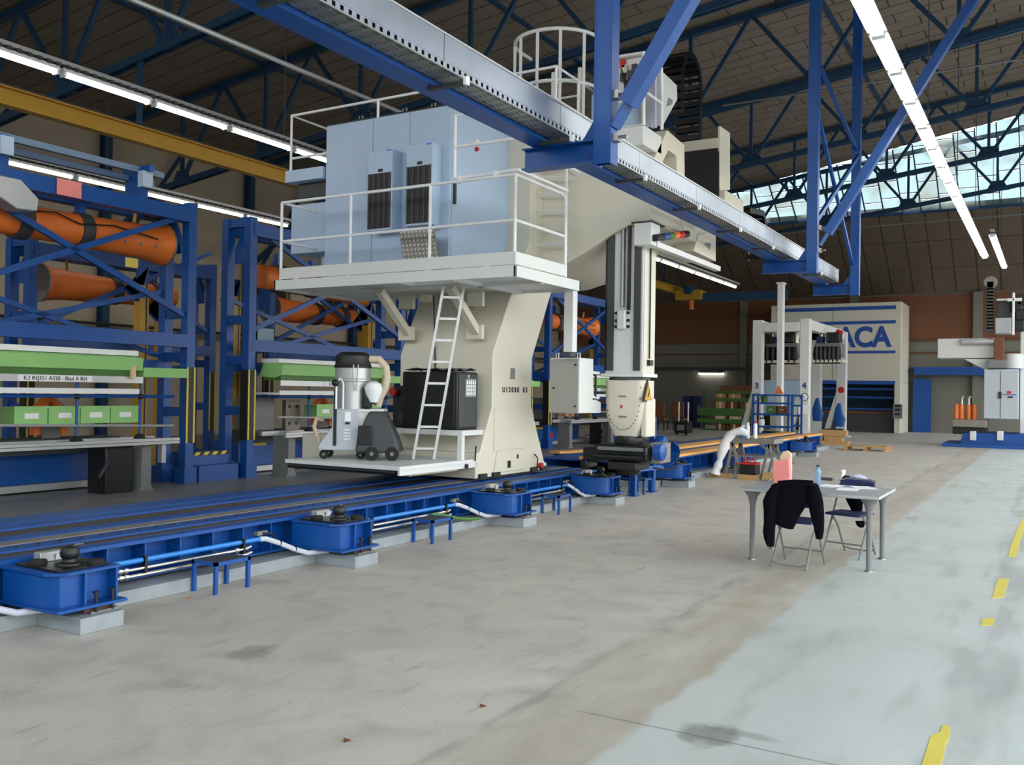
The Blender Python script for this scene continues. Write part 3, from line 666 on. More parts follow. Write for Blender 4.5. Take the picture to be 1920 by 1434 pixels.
# electrical cabinets
CX0, CY0, CY1, CZ0, CZ1 = 10.4, 7.13, 9.37, 3.2, 5.6
cb = MB().box(CX0, 12.04, CY0, CY1, CZ0, CZ1).build('electrical_cabinet', 'cabgrey', mc, bev=.008)
MB().box(CX0 + .02, 12.02, CY0 + .02, CY1 - .02, CZ1, CZ1 + .03).build('roof_plate', 'black', cb)
ys = [CY1, PX(700, 300, CX0).y, PX(769, 300, CX0).y, CY0]
for a, b in zip(ys, ys[1:]): MB().box(CX0 - .012, CX0, b + .008, a - .008, CZ0 + .1, CZ1 - .02).build('door', 'cabgrey', cb, bev=.003)
sd = MB().box(CX0 + .03, 11.98, CY0 - .012, CY0, CZ0 + .1, CZ1 - .02).build('door', 'cabgrey', cb, bev=.003)
MB().box(CX0 + .05, CX0 + .09, CY0 - .045, CY0 - .012, 4.25, 4.55).build('handle', 'black', sd)
for v, m_ in ((266, 'white_plain'), (280, 'red')):
    p = PY(891, v, CY0); MB().lathe([(.028, -.04), (.032, 0)], (p.x, CY0 - .012, p.z), 10, 'y').build('push_button', m_, sd)
MB().box(12.04, 12.3, CY0 + .05, CY1 - .4, CZ0, 5.45).build('rear_cabinet', 'cream', mc, bev=.008)
for y in (7.5, 8.0, 8.8): MB().tube([(CX0 + .1, y - .03, CZ1 + .03), (CX0 + .1, y - .03, CZ1 + .1), (CX0 + .1, y + .03, CZ1 + .1), (CX0 + .1, y + .03, CZ1 + .03)], .012, 6).build('lifting_eye', 'steel', cb)
for u0, u1, vt, vg, vb in ((690, 733, 278, 322, 426), (762, 808, 266, 308, 416)):
    xf = CX0 - .24
    y1, y0 = PX(u0 - 1, 350, xf).y, PX(u1 + 2, 350, xf).y
    z1, z0 = PX(u1, vt, xf).z, PX(u1, vb + 4, xf).z
    ac = MB().box(xf, CX0 - .01, y0, y1, z0, z1).build('air_conditioner', 'cabgrey', mc, bev=.006)
    zg_ = PX(u1, vg, xf).z
    MB().box(xf - .004, xf, y0 + .02, y1 - .01, z0 + .03, zg_).build('grille_back', 'black', ac)
    for i in range(5): yy = y0 + .03 + (y1 - y0 - .06) * i / 4; MB().box(xf - .014, xf - .004, yy - .012, yy + .012, z0 + .03, zg_).build('grille_slat', 'darkgrey', ac)
    MB().box(xf - .006, xf, (y0 + y1) / 2 - .05, (y0 + y1) / 2 + .03, zg_ + .02, zg_ + .06).build('display', 'black', ac)
    MB().box(xf - .003, xf, y0 + .02, y0 + .10, z1 - .03, z1 - .01).build('name_badge', 'blue_light', ac)
tp = [PX(u, v, 10.05) for u, v in ((748, 432), (813, 428), (823, 485), (757, 490))]
td = MB().prism([(p.y, p.z) for p in tp], 'x', 10.05, 10.06).build('tread_plate', 'railgrey', mc)
dm = MB()
for i in range(9):
    for j in range(7):
        u, v = (i + .5) / 9, (j + .5) / 7; c = tp[0].lerp(tp[1], u).lerp(tp[3].lerp(tp[2], u), v); s = .018
        dm.add([(10.046, c.y - s, c.z), (10.046, c.y, c.z - s), (10.046, c.y + s, c.z), (10.046, c.y, c.z + s)], [(0, 1, 2, 3)])
tag(dm.build('tread_studs', 'alu', td), kind='stuff')
# small cabinet and upper deck on the far side
lc = MB().box(10.5, 11.5, 9.42, 10.15, 3.75, 4.5).build('side_cabinet', 'cabgrey', mc, bev=.01)
MB().box(10.7, 10.85, 9.55, 9.7, 3.2, 3.75).box(11.2, 11.3, 9.55, 9.7, 3.2, 3.75).build('cabinet_leg', 'cabgrey', lc)
MB().box(10.35, 11.8, 9.40, 10.15, 4.82, 5.0).build('upper_deck', 'cabgrey', mc, bev=.006)
MB().box(10.5, 11.6, 9.45, 10.0, 4.6, 4.82).build('deck_support', 'darkgrey', mc)
xu = 10.42
MB().tube([(xu, 10.1, 5.86), (xu, 7.5, 5.86)], .02).tube([(xu, 10.1, 5.2), (xu, 9.38, 5.2)], .02).build('upper_rail', 'white_plain', mc)
MB().tube([(xu, 10.1, 4.85), (xu, 10.1, 5.86), (11.3, 10.1, 5.86), (11.45, 10.1, 5.8), (11.5, 10.1, 5.66), (11.5, 10.1, 5.5)], .02).build('upper_rail', 'white_plain', mc)
for y in (8.42,): MB().tube([(xu, y, CZ1), (xu, y, 5.86)], .02).build('rail_post', 'white_plain', mc)
MB().tube([(11.5, 10.05, 5.0), (11.5, 10.05, 5.3), (11.5, 9.5, 5.33)], .03).build('upper_rail', 'cabgrey', mc)
MB().box(11.2, 11.6, 9.5, 9.9, 5.3, 5.62).build('motor', 'black', mc, bev=.03)
# arm reaching over the rail
ap = [(4.99, 4.15), (5.3, 4.12), (5.55, 4.02), (5.97, 3.78), (6.4, 3.58), (6.9, 3.45), (8.0, 3.4), (8.0, 5.5), (6.9, 5.4), (6.3, 4.95), (4.99, 4.62)]
am = MB().prism(ap, 'x', 12.3, 14.3).build('arm', 'cream', mc, bev=.015)
MB().box(14.3, 15.0, 5.0, 7.2, 4.1, 4.6).build('arm_tail', 'cream', am, bev=.02)
p = PY(1296, 410, 4.97); MB().lathe([(.30, -.05), (.34, -.03), (.34, .25)], (p.x - .15, 5.0, p.z + .05), 20, 'y').build('drum', 'cream', am)
q = [PY(u, v, 4.98) for u, v in ((1310, 440), (1342, 432), (1342, 490), (1300, 470))]
MB().prism([(a.x, a.z) for a in q], 'y', 4.98, 5.6).build('tail_box', 'cream', am)
a, b = PY(1320, 450, 4.97), PY(1332, 468, 4.97); MB().prism([(b.x, a.z), (b.x, b.z), (a.x, b.z + .05)], 'y', 4.97, 4.985).build('vent', 'midgrey', am)
g0 = PX(1190, 424, 12.2)
MB().box(12.2, 12.55, 4.92, 5.18, 3.80, 4.12).build('ram_clamp', 'white', mc, bev=.008)
MB().box(12.18, 12.7, 4.90, 5.22, 4.12, 4.135).build('clamp_plate', 'black', mc)
MB().bar((12.4, 4.95, 3.83), (15.3, 4.95, 3.83), .1, .08).build('guide_beam', 'white', mc)
# signal lights
a, b = PY(1228, 446, 4.88), PY(1292, 438, 4.88); ll = MB().tube([a, a.lerp(b, .2)], .05, 10).build('signal_light', 'black', mc)
for i, m_ in enumerate(('blue', 'green_dark', 'orange', 'red', 'black')):
    f0, f1 = .2 + i * .15, .2 + (i + .9) * .15; MB().tube([a.lerp(b, f0), a.lerp(b, f1)], .055, 12).build('lens', m_, ll)
# rear access ladder between deck and arm
for u in (1003, 1062): 
    c, d = PX(u, 480, 12.1), PX(u, 312, 12.1); MB().bar(c, d, .05, .03, (0, 1, 0)).build('ladder_stile', 'white', mc)
for i, v in enumerate((330, 362, 395, 428, 460)): MB().tube([PX(1003, v, 12.1), PX(1062, v + 3 - i * 2, 12.1)], .015, 6).build('ladder_rung', 'white', mc)
MB().tube([PX(995, 317, 12.05), PX(1050, 303, 12.05), PY(1085, 323, 6.4)], .02).build('ladder_rail', 'white_plain', mc)
# ram with guide rails and cylinder
RX, RY0, RY1 = 12.40, 5.11, 5.69
rm = MB().box(RX, RX + .48, RY0, RY1, 1.98, 4.2).build('ram', 'white', mc, bev=.006)
for y in (RY0 + .03, RY1 - .13): MB().box(RX - .03, RX, y, y + .1, 2.02, 4.15).build('guide_rail', 'darkgrey', rm)
MB().box(RX - .012, RX, RY1 - .035, RY1 + .01, 2.02, 4.15).build('edge_strip', 'blackmetal', rm)
MB().tube([(RX - .03, 5.42, 2.95), (RX - .03, 5.42, 4.15)], .035, 8).build('cylinder_rod', 'steel', rm)
MB().box(RX - .06, RX, 5.30, 5.335, 2.9, 4.15).build('cable_guide', 'blackmetal', rm)
cy = MB().box(RX - .07, RX, 5.36, 5.49, 2.62, 2.9).build('cylinder_block', 'white', rm, bev=.02)
for y in (5.33, 5.52):
    for z in (2.66, 2.75, 2.86): MB().lathe([(.022, -.03), (.022, 0)], (RX, y, z), 8, 'x').build('bolt', 'black', cy)
MB().box(RX + .02, RX + .44, RY0 - .012, RY0, 2.0, 4.15).build('side_cover', 'cream', rm)
MB().tube([(RX + .2, RY0 - .03, 2.2), (RX + .2, RY0 - .03, 4.1)], .012, 6).build('side_rod', 'blackmetal', rm)
MB().box(RX + .15, RX + .28, RY0 - .06, RY0 - .01, 2.1, 2.18).build('rod_clamp', 'black', rm)
MB().box(RX - .06, RX + .5, RY0 - .04, RY1 + .05, 1.93, 1.98).build('flange', 'white', rm, bev=.004)
MB().lathe([(.3, 1.88), (.3, 1.93)], (RX + .24, 5.40, 0), 24).build('swivel_ring', 'darkgrey', rm)
# spindle housing
def ring(z, x0, x1, y0, y1, r):
    pts = []
    for cx, cy, a0 in ((x1 - r, y1 - r, 0), (x0 + r, y1 - r, 90), (x0 + r, y0 + r, 180), (x1 - r, y0 + r, 270)):
        for k in range(4): t = math.radians(a0 + k * 30); pts.append((cx + r * math.cos(t), cy + r * math.sin(t), z))
    return pts
sh = MB().loft([ring(1.88, 12.36, 12.88, 5.08, 5.70, .1), ring(1.55, 12.36, 12.88, 5.08, 5.69, .1), ring(1.35, 12.37, 12.86, 5.11, 5.68, .1), ring(1.2, 12.40, 12.82, 5.14, 5.64, .1), ring(1.06, 12.44, 12.78, 5.2, 5.58, .1)]).build('spindle_housing', 'cream', mc)
MB().box(12.45, 12.80, 5.05, 5.14, 1.06, 1.62).build('side_block', 'cream', sh, bev=.02)
bo = MB()
for i in range(22):
    t = math.pi * i / 21; y = 5.385 + .27 * math.cos(t); z = 1.78 - .62 * math.sin(t) ** .7; bo.lathe([(.008, -.012), (.008, 0)], (12.37, y, z), 6, 'x')
tag(bo.build('bolt_heads', 'black', sh), kind='stuff')
p = PY(1214, 733, 5.07); MB().prism([(p.x - .16, p.z - .13), (p.x + .1, p.z - .13), (p.x - .03, p.z + .12)], 'y', 5.04, 5.052).build('warning_sign', 'yellow', sh)
MB().prism([(p.x - .2, p.z - .155), (p.x + .14, p.z - .155), (p.x - .03, p.z + .17)], 'y', 5.052, 5.066).build('sign_border', 'black', sh)
MB().prism([(p.x - .05, p.z - .09), (p.x + .0, p.z - .02), (p.x - .03, p.z + .05), (p.x - .01, p.z - .01), (p.x - .06, p.z - .05)], 'y', 5.034, 5.041).build('warning_symbol', 'black', sh)
for v in (743, 781): p = PX(1167, v, 12.36); MB().box(12.355, 12.37, p.y - .06, p.y + .06, p.z - .012, p.z + .012).build('sticker', 'midgrey', sh)
p = PX(1166, 762, 12.36); MB().prism([(p.y - .02, p.z), (p.y + .02, p.z + .03), (p.y + .02, p.z - .03)], 'x', 12.352, 12.37).build('arrow_mark', 'red', sh)
mh = MB().lathe([(.2, .93), (.22, .98), (.2, 1.07)], (12.6, 5.38, 0), 18).build('spindle_nose', 'blackmetal', mc)
hd = MB().box(12.35, 12.9, 5.0, 5.82, .70, .94).build('milling_head', 'blackmetal', mc, bev=.03)
MB().box(12.3, 12.36, 5.05, 5.75, .86, .91).build('head_bar', 'steel', hd)
MB().box(12.32, 12.85, 5.15, 5.6, .58, .70).build('head_lower', 'black', hd, bev=.02)
MB().box(12.4, 12.8, 5.78, 6.05, .66, .88).build('head_cap', 'blackmetal', hd, bev=.04)
MB().box(12.38, 12.75, 5.95, 6.08, .56, .7).build('head_foot', 'blackmetal', hd, bev=.03)
MB().tube([(12.34, 5.05, .76), (12.34, 5.8, .76)], .05, 10).build('head_shaft', 'blackmetal', hd)
MB().lathe([(.1, -.05), (.13, -.03), (.13, .08)], (12.6, 4.88, .85), 18, 'y').build('head_motor', 'blue', hd)
MB().box(12.55, 12.95, 4.86, 5.05, .68, .98).build('connector_block', 'railgrey', hd, bev=.02)
MB().tube([(12.6, 5.0, .62), (12.7, 4.85, .58), (12.9, 4.75, .62), (13.0, 4.8, .8)], .015, 6).build('head_hose', 'black', hd)
MB().lathe([(.16, .50), (.18, .58)], (12.6, 5.38, 0), 16).build('cutter', 'blackmetal', hd)
# carriage on top of the arm
dkx = 12.9
c = PX(1207, 233, dkx); cz, cyv = c.z, c.y
cg = MB().box(dkx, dkx + .75, cyv, cyv + 1.5, cz - .3, cz).build('carriage', 'white', mc, bev=.02)
MB().box(dkx + .05, dkx + .6, cyv + .05, cyv + 1.2, cz, cz + .03).build('carriage_floor', 'white', cg)
pn = [PX(u, v, dkx + .1) for u, v in ((1150, 110), (1208, 100), (1208, 165), (1150, 200))]
MB().prism([(p.y, p.z) for p in pn], 'x', dkx + .1, dkx + .13).build('electrics_panel', 'white', cg)
MB().tube([PX(1207, 235, dkx), PX(1207, 98, dkx), PX(1150, 108, dkx)], .028).build('panel_frame', 'white_plain', cg)
for u, v, m_ in ((1168, 120, 'red'), (1172, 130, 'chrome'), (1182, 140, 'darkgrey'), (1168, 145, 'darkgrey'), (1176, 158, 'black'), (1190, 128, 'darkgrey')):
    p = PX(u, v, dkx + .06); MB().box(p.x - .03, p.x + .03, p.y - .04, p.y + .04, p.z - .06, p.z + .06).build('relay', m_, cg)
for s_ in (0, .05, .1): MB().tube([PX(1165, 130, dkx + .05 - s_ * .2), PX(1175 + 60 * s_, 175, dkx), PX(1170 + 40 * s_, 225, dkx)], .012, 6).build('cable', 'black', cg)
MB().tube([PX(1207, 235, dkx), PX(1207, 170, dkx), PY(1240, 193, cyv)], .024).build('carriage_rail', 'white_plain', cg)
MB().tube([PY(u, v, cyv) for u, v in ((1241, 243), (1241, 190), (1240, 130), (1237, 118), (1230, 112))], .028).build('carriage_rail', 'white_plain', cg)
MB().bar(PY(1226, 135, cyv + .2), PY(1226, 240, cyv + .2), .07, .07).build('blue_pillar', 'lavender', cg)
bx = [PY(u, v, cyv + .1) for u, v in ((1243, 135), (1269, 160), (1270, 186), (1243, 235))]
wx = [PY(u, v, cyv + .1) for u, v in ((1253, 182), (1262, 188), (1260, 196), (1249, 200))]
MB().ringprism([(p.x, p.z) for p in bx], [(p.x, p.z) for p in wx], 'y', cyv + .1, cyv + .7).build('wedge_box', 'white', cg)
MB().box(dkx + .45, dkx + 1.0, cyv + .5, cyv + 1.1, cz, cz + .75).build('drive_box', 'cabgrey', cg, bev=.02); MB().box(dkx + .43, dkx + .45, cyv + .65, cyv + .85, cz + .3, cz + .6).build('drive_window', 'black', cg)
MB().box(dkx + .1, dkx + 1.4, cyv + .25, cyv + 1.4, 4.6, cz - .3).build('carriage_body', 'white', cg, bev=.02)
sp_ = [PY(u, v, cyv) for u, v in ((1225, 300), (1251, 244), (1283, 272), (1284, 345), (1232, 345))]
so = [PY(u, v, cyv) for u, v in ((1243, 302), (1253, 281), (1268, 292), (1270, 334), (1243, 334))]
MB().ringprism([(p.x, p.z) for p in sp_], [(p.x, p.z) for p in so], 'y', cyv, cyv + .3).build('side_frame', 'cream', mc)
pl = [PY(u, v, cyv) for u, v in ((1350, 236), (1369, 249), (1369, 356), (1350, 356))]
MB().prism([(p.x, p.z) for p in pl], 'y', cyv, cyv + .04).build('end_plate', 'cream', mc, bev=.004)
xe = pl[0].x
bl_, br_ = PX(1284, 277, xe), PX(1350, 264, xe)
MB().box(xe, xe + .1, br_.y, bl_.y + .8, br_.z - .12, br_.z + .07).build('cross_beam', 'cream', mc, bev=.01)
MB().box(xe + .02, xe + .06, br_.y + .02, bl_.y + 1.2, 4.9, br_.z - .1).build('bellows_screen', 'black', mc)
fb = PY(1361, 365, cyv - .1)
MB().box(fb.x, fb.x + 1.15, cyv - .1, cyv + .45, fb.z - .15, fb.z + .1).build('foot_box', 'cream', mc, bev=.03)
# cable chains: links on an arch
def chain(path, w, name):
    ch = MB().box(path[0][0] - .02, path[0][0] + .02, path[0][1], path[0][1] + w, path[0][2] - .05, path[0][2]).build(name, 'black', mc)
    for a, b in zip(path, path[1:]):
        a, b = Vector(a), Vector(b); d = (b - a).normalized(); n_ = Vector((d.z, 0, -d.x)); m_ = (a + b) / 2
        l_ = MB()
        for yy in (0, w - .03): l_.bar(a.lerp(b, .06) + Vector((0, yy + .015, 0)), a.lerp(b, .94) + Vector((0, yy + .015, 0)), .03, .12, n_)
        for s in (-.055, .055): l_.bar(m_ + n_ * s + Vector((0, 0, 0)), m_ + n_ * s + Vector((0, w, 0)), (b - a).length * .55, .012, n_)
        l_.build('link', 'blackmetal', ch)
cc = PY(1274, 150, cyv + .8); R_ = .5
base_x = cc.x - .1; pth = []
for i in range(7): pth.append((base_x + R_, cyv + .5, cc.z - 1.1 + i * .16))
for i in range(13): t = math.pi * i / 12; pth.append((base_x + R_ * math.cos(t), cyv + .5, cc.z - .12 + R_ * math.sin(t)))
for i in range(4): pth.append((base_x - R_, cyv + .5, cc.z - .12 - .16 * (i + 1)))
chain(pth[::-1], .5, 'cable_chain')
q0 = PY(1430, 395, cyv); pth = [(q0.x - .9 + i * .18, cyv, q0.z - .15 + .02 * i) for i in range(6)]
for i in range(1, 8): t = math.pi / 2 - math.pi / 2 * i / 7; pth.append((q0.x + .3 * math.cos(t), cyv, q0.z - .33 + .3 * math.sin(t)))
for i in range(4): pth.append((q0.x + .3, cyv, q0.z - .33 - .17 * (i + 1)))
chain(pth, .4, 'cable_chain')
# safety cage on the column
cgx, cgy, cr = 13.45, 7.1, .72
def hoop(z, a0=90, a1=270, n=14): return [(cgx + cr * 1.0 * math.cos(math.radians(a0 + (a1 - a0) * i / n)), cgy + cr * math.sin(math.radians(a0 + (a1 - a0) * i / n)), z) for i in range(n + 1)]
kg = MB().box(12.2, 13.6, 6.5, 8.2, 5.5, 5.6).build('cage_deck', 'cream', mc)
for z in (7.42, 6.6): MB().tube([(cgx + .35, cgy + cr, z)] + hoop(z) + [(cgx + .35, cgy - cr, z)], .03).build('cage_hoop', 'white_plain', kg)
for a in (90, 118, 150, 180, 210, 242, 270):
    x, y = cgx + cr * math.cos(math.radians(a)), cgy + cr * math.sin(math.radians(a)); MB().bar((x, y, 5.9), (x, y, 7.42), .045, .02, (1, 0, 0)).build('cage_bar', 'white_plain', kg)
for y in (cgy - .25, cgy + .25): MB().bar((cgx + .3, y, 5.55), (cgx + .3, y, 7.1), .05, .05).build('ladder_stile', 'white_plain', kg)
for i in range(5): MB().tube([(cgx + .3, cgy - .25, 5.8 + i * .28), (cgx + .3, cgy + .25, 5.8 + i * .28)], .018, 6).build('ladder_rung', 'white_plain', kg)
for z in (6.1, 6.6): MB().tube([(12.25, 8.1, z), (12.25, 6.5, z), (13.6, 6.5, z)], .022).build('cage_rail', 'white_plain', kg)
for x, y in ((12.25, 8.1), (12.25, 7.3), (12.25, 6.5), (13.0, 6.5), (13.6, 6.5)): MB().tube([(x, y, 5.6), (x, y, 6.6)], .022).build('rail_post', 'white_plain', kg)
# pendant control box hanging from the deck end
pp = PY(1072, 660, 5.75)
MB().box(pp.x - .04, pp.x + .1, 5.72, 5.86, 2.25, 3.12).build('pendant_pole', 'white', mc, bev=.006)
pb = MB().box(11.62, 12.06, 5.72, 6.2, 1.40, 2.18).build('pendant_box', 'white', mc, bev=.012)
MB().box(11.605, 11.62, 5.74, 6.19, 1.41, 2.16).build('pendant_door', 'doorgrey', pb, bev=.004)
MB().box(11.40, 11.58, 5.76, 5.9, 2.18, 2.4).build('swivel', 'darkgrey', mc, bev=.02)
for y in (5.78, 6.12): MB().tube([(11.7, y - .02, 2.18), (11.7, y - .02, 2.25), (11.7, y + .02, 2.25), (11.7, y + .02, 2.18)], .01, 6).build('lifting_eye', 'white', pb)
MB().tube([(12.07, 5.74, 1.6), (12.18, 5.74, 1.6), (12.18, 5.74, 1.95), (12.07, 5.74, 1.95)], .018, 8).build('handle', 'black', pb)
for z in (1.62, 1.98): MB().tube([(12.06, 5.75, z), (12.3, 5.75, z)], .025, 8).build('handle_arm', 'white_plain', pb)
for y, z in ((5.78, 1.5), (6.12, 1.75), (5.78, 2.08)): MB().lathe([(.014, -.02), (.014, 0)], (11.605, y, z), 8, 'x').build('lock', 'black', pb)
MB().prism([(12.06, 1.40), (12.35, 1.40), (12.35, 1.55), (12.12, 1.6), (12.06, 1.9)], 'y', 5.73, 5.77).build('side_shelf', 'white', pb)
# low step platform, frame and brackets
st = MB().box(8.86, 10.56, 6.74, 8.6, .72, .77).build('step_platform', 'white', mc, bev=.005)
MB().box(8.86, 10.56, 6.74, 6.77, .66, .72).build('edge_beam', 'white', st)
MB().tube([(8.88, 6.8, .69), (8.88, 8.55, .69)], .03, 8).build('bumper', 'black', st)
MB().box(9.4, 10.5, 7.0, 8.4, .6, .72).build('under_frame', 'cream', st)
fr = MB().box(10.26, 10.9, 6.78, 8.2, 1.09, 1.16).build('stand_frame', 'white', mc, bev=.004)
for x, y in ((10.3, 6.82), (10.3, 8.15)): MB().box(x - .035, x + .035, y - .035, y + .035, .77, 1.1).build('leg', 'white', fr)
MB().tube([(10.5, 6.72, .75), (10.5, 6.71, .95)], .012, 6).build('latch', 'black', mc)
MB().lathe([(.03, -.03), (.03, 0)], (10.3, 6.74, .69), 8, 'y').build('latch_knob', 'black', mc)
# ------------------------------------------------------------------ things standing on the machine
ANG = math.atan2(-.863, .505)                         # local x = to the right as one faces the hall from the lane
def TR(name, label, cat, loc, rz, group=None):
    t = T(name, label, cat, loc, group); t.rotation_euler = (0, 0, rz); return t
p = PZ(658, 861, .77)
vc = TR('industrial_vacuum_cleaner', 'grey industrial vacuum cleaner with black lid and beige hose on the step platform', 'vacuum cleaner', (p.x + .12, p.y + .07, .77), ANG)
B = lambda mb, n, m, par=vc, bev=0.: mb.build(n, m, par, bev=bev, local=True)
B(MB().prism([(-.42, .12), (-.42, .18), (-.25, .42), (-.25, .66), (.10, .66), (.10, .12)], 'y', -.2, .25), 'body', 'vacgrey', bev=.012)
B(MB().box(-.25, .42, -.18, .25, .62, .665), 'top_plate', 'white', bev=.01)
B(MB().prism([(.10, .12), (.10, .62), (.40, .62), (.30, .3)], 'y', -.16, .2), 'side_panel', 'white')
hd_ = B(MB().loft([[(.08, -.32, .10), (.66, -.32, .10), (.66, .2, .10), (.08, .2, .10)], [(.10, -.3, .3), (.60, -.3, .3), (.6, .16, .3), (.10, .16, .3)], [(.2, -.24, .56), (.48, -.24, .56), (.48, .1, .56), (.2, .1, .56)], [(.24, -.2, .64), (.44, -.2, .64), (.44, .06, .64), (.24, .06, .64)]]), 'motor_hood', 'darkgrey', bev=.03)
B(MB().box(.12, .3, -.335, -.30, .2, .45), 'hood_panel', 'black', hd_, .01)
cn = B(MB().lathe([(.215, .66), (.22, 1.02), (.245, 1.03), (.245, 1.05), (.235, 1.06), (.235, 1.2)], (-.02, .02, 0), 24), 'canister', 'alu')
B(MB().lathe([(.245, 1.2), (.248, 1.23), (.235, 1.25), (.23, 1.36), (.17, 1.41)], (-.02, .02, 0), 24), 'lid', 'black')
for s in (-.03, .03): B(MB().tube([(.06 + s, -.24, 1.24), (.06 + s, -.25, 1.12), (.06 + s * .3, -.245, .9)], .008, 6), 'clip', 'steel', cn)
B(MB().tube([(.2, 0, 1.32), (.33, 0, 1.32), (.42, 0, 1.22), (.44, 0, 1.08), (.42, 0, .95), (.35, 0, .82), (.32, 0, .7)], .05, 12), 'hose', 'beige_hose')
B(MB().lathe([(.06, .75), (.11, .86), (.125, .93), (.09, 1.0), (.03, 1.03)], (.28, -.14, 0), 14), 'cone_filter', 'white_plain')
B(MB().box(.14, .26, -.2, -.05, .66, .95), 'filter_body', 'black', bev=.03)
hb = B(MB().tube([(-.19, -.23, .66), (-.19, -.23, 1.0), (-.14, -.23, 1.06), (-.10, -.23, 1.0), (-.10, -.23, .66)], .014, 8), 'push_handle', 'white_plain')
B(MB().ball((-.2, -.25, 1.0), .05), 'handle_knob', 'black', hb)
B(MB().box(-.225, -.185, -.215, -.2, .18, .9), 'slot_rail', 'black')
B(MB().box(-.08, .0, -.21, -.2, .5, .62), 'meter', 'paper'); B(MB().box(-.07, -.01, -.212, -.21, .46, .49), 'switch', 'black')
for i in range(4): B(MB().box(-.09, .0, -.208, -.2, .26 + i * .04, .275 + i * .04), 'vent_slot', 'paper')
for x, y, r in ((-.36, -.12, .06), (-.36, .2, .06), (.12, -.1, .06), (.3, -.32, .09), (.56, -.3, .09), (.5, .18, .08)):
    w_ = B(MB().lathe([(r * .9, -.025), (r, -.015), (r, .015), (r * .9, .025)], (x, y, r), 16, 'y'), 'wheel', 'rubber')
    B(MB().lathe([(r * .3, -.03), (r * .3, .03)], (x, y, r), 10, 'y'), 'hub', 'midgrey', w_)
B(MB().tube([(-.42, .1, .5), (-.5, .05, .52), (-.52, .0, .42), (-.44, .0, .2)], .03, 8), 'spare_hose', 'beige_hose')
A0 = PZ(775, 861, .775); A1 = PX(832, 537, 10.15); dv = Vector((.16, -.22, 0))
ld = T('leaning_ladder', 'aluminium ladder leaning up from the step platform to the deck hatch', 'ladder', tuple(A0))
for o_ in (Vector((0, 0, 0)), dv): MB().bar(A0 + o_, A1 + o_, .035, .085, (1, .6, 0)).build('stile', 'alu', ld)
for i in range(8):
    f = (i + .5) / 8; a = A0.lerp(A1, f); MB().bar(a, a + dv, .03, .03).build('rung', 'alu', ld)
dc = T('dark_cabinet', 'dark grey compressor cabinet with a pale grille on the white stand', 'cabinet', (10.6, 7.3, 1.16))
zt_ = PY(866, 697, 6.88).z
bd = MB().box(10.28, 10.79, 6.88, 7.80, 1.16, zt_).build('body', 'black', dc, bev=.02)
MB().box(10.27, 10.30, 6.92, 7.76, 1.2, zt_ - .03).build('side_panel', 'black', dc, bev=.01)
MB().box(10.31, 10.77, 6.868, 6.88, 1.2, zt_ - .03).build('front_panel', 'darkgrey', dc, bev=.006)
gq = MB().box(10.46, 10.72, 6.862, 6.87, zt_ - .33, zt_ - .1).build('grille', 'paper', dc)
for i in range(6): MB().box(10.46 + i * .05, 10.468 + i * .05, 6.858, 6.863, zt_ - .33, zt_ - .1).build('grille_bar', 'darkgrey', gq)
for i in range(5): MB().box(10.46, 10.72, 6.858, 6.863, zt_ - .32 + i * .05, zt_ - .315 + i * .05).build('grille_bar', 'darkgrey', gq)
MB().lathe([(.03, -.008), (.03, 0)], (10.52, 6.866, zt_ - .06), 12, 'y').build('badge', 'chrome', dc)
sh_ = MB()
for i in range(12):
    for j in range(8):
        pass
pts = [[(10.29 + .054 * i, 6.9 + .11 * j, zt_ + .012 + random.uniform(0, .045)) for j in range(9)] for i in range(10)]
v_ = [p for r in pts for p in r]; sh_.add(v_ + [(a, b, c - .008) for a, b, c in v_], [(i * 9 + j, i * 9 + j + 1, (i + 1) * 9 + j + 1, (i + 1) * 9 + j) for i in range(9) for j in range(8)] + [(90 + (i + 1) * 9 + j, 90 + (i + 1) * 9 + j + 1, 90 + i * 9 + j + 1, 90 + i * 9 + j) for i in range(9) for j in range(8)])
one('plastic_sheet', sh_, 'midgrey', 'crumpled grey plastic sheet on top of the dark compressor cabinet', 'sheet')
ab = T('valve_unit', 'black and red valve unit standing behind the ladder on the machine base', 'valve unit', (10.75, 8.1, 1.16))
MB().box(10.52, 10.78, 7.9, 8.15, 1.16, 1.75).build('housing', 'black', ab, bev=.02); MB().lathe([(.055, -.06), (.055, 0)], (10.5, 8.1, 1.66), 12, 'x').build('valve_wheel', 'red', ab)
MB().lathe([(.08, -.02), (.08, .06)], (10.5, 7.95, 1.3), 12, 'x').build('gauge', 'darkgrey', ab)
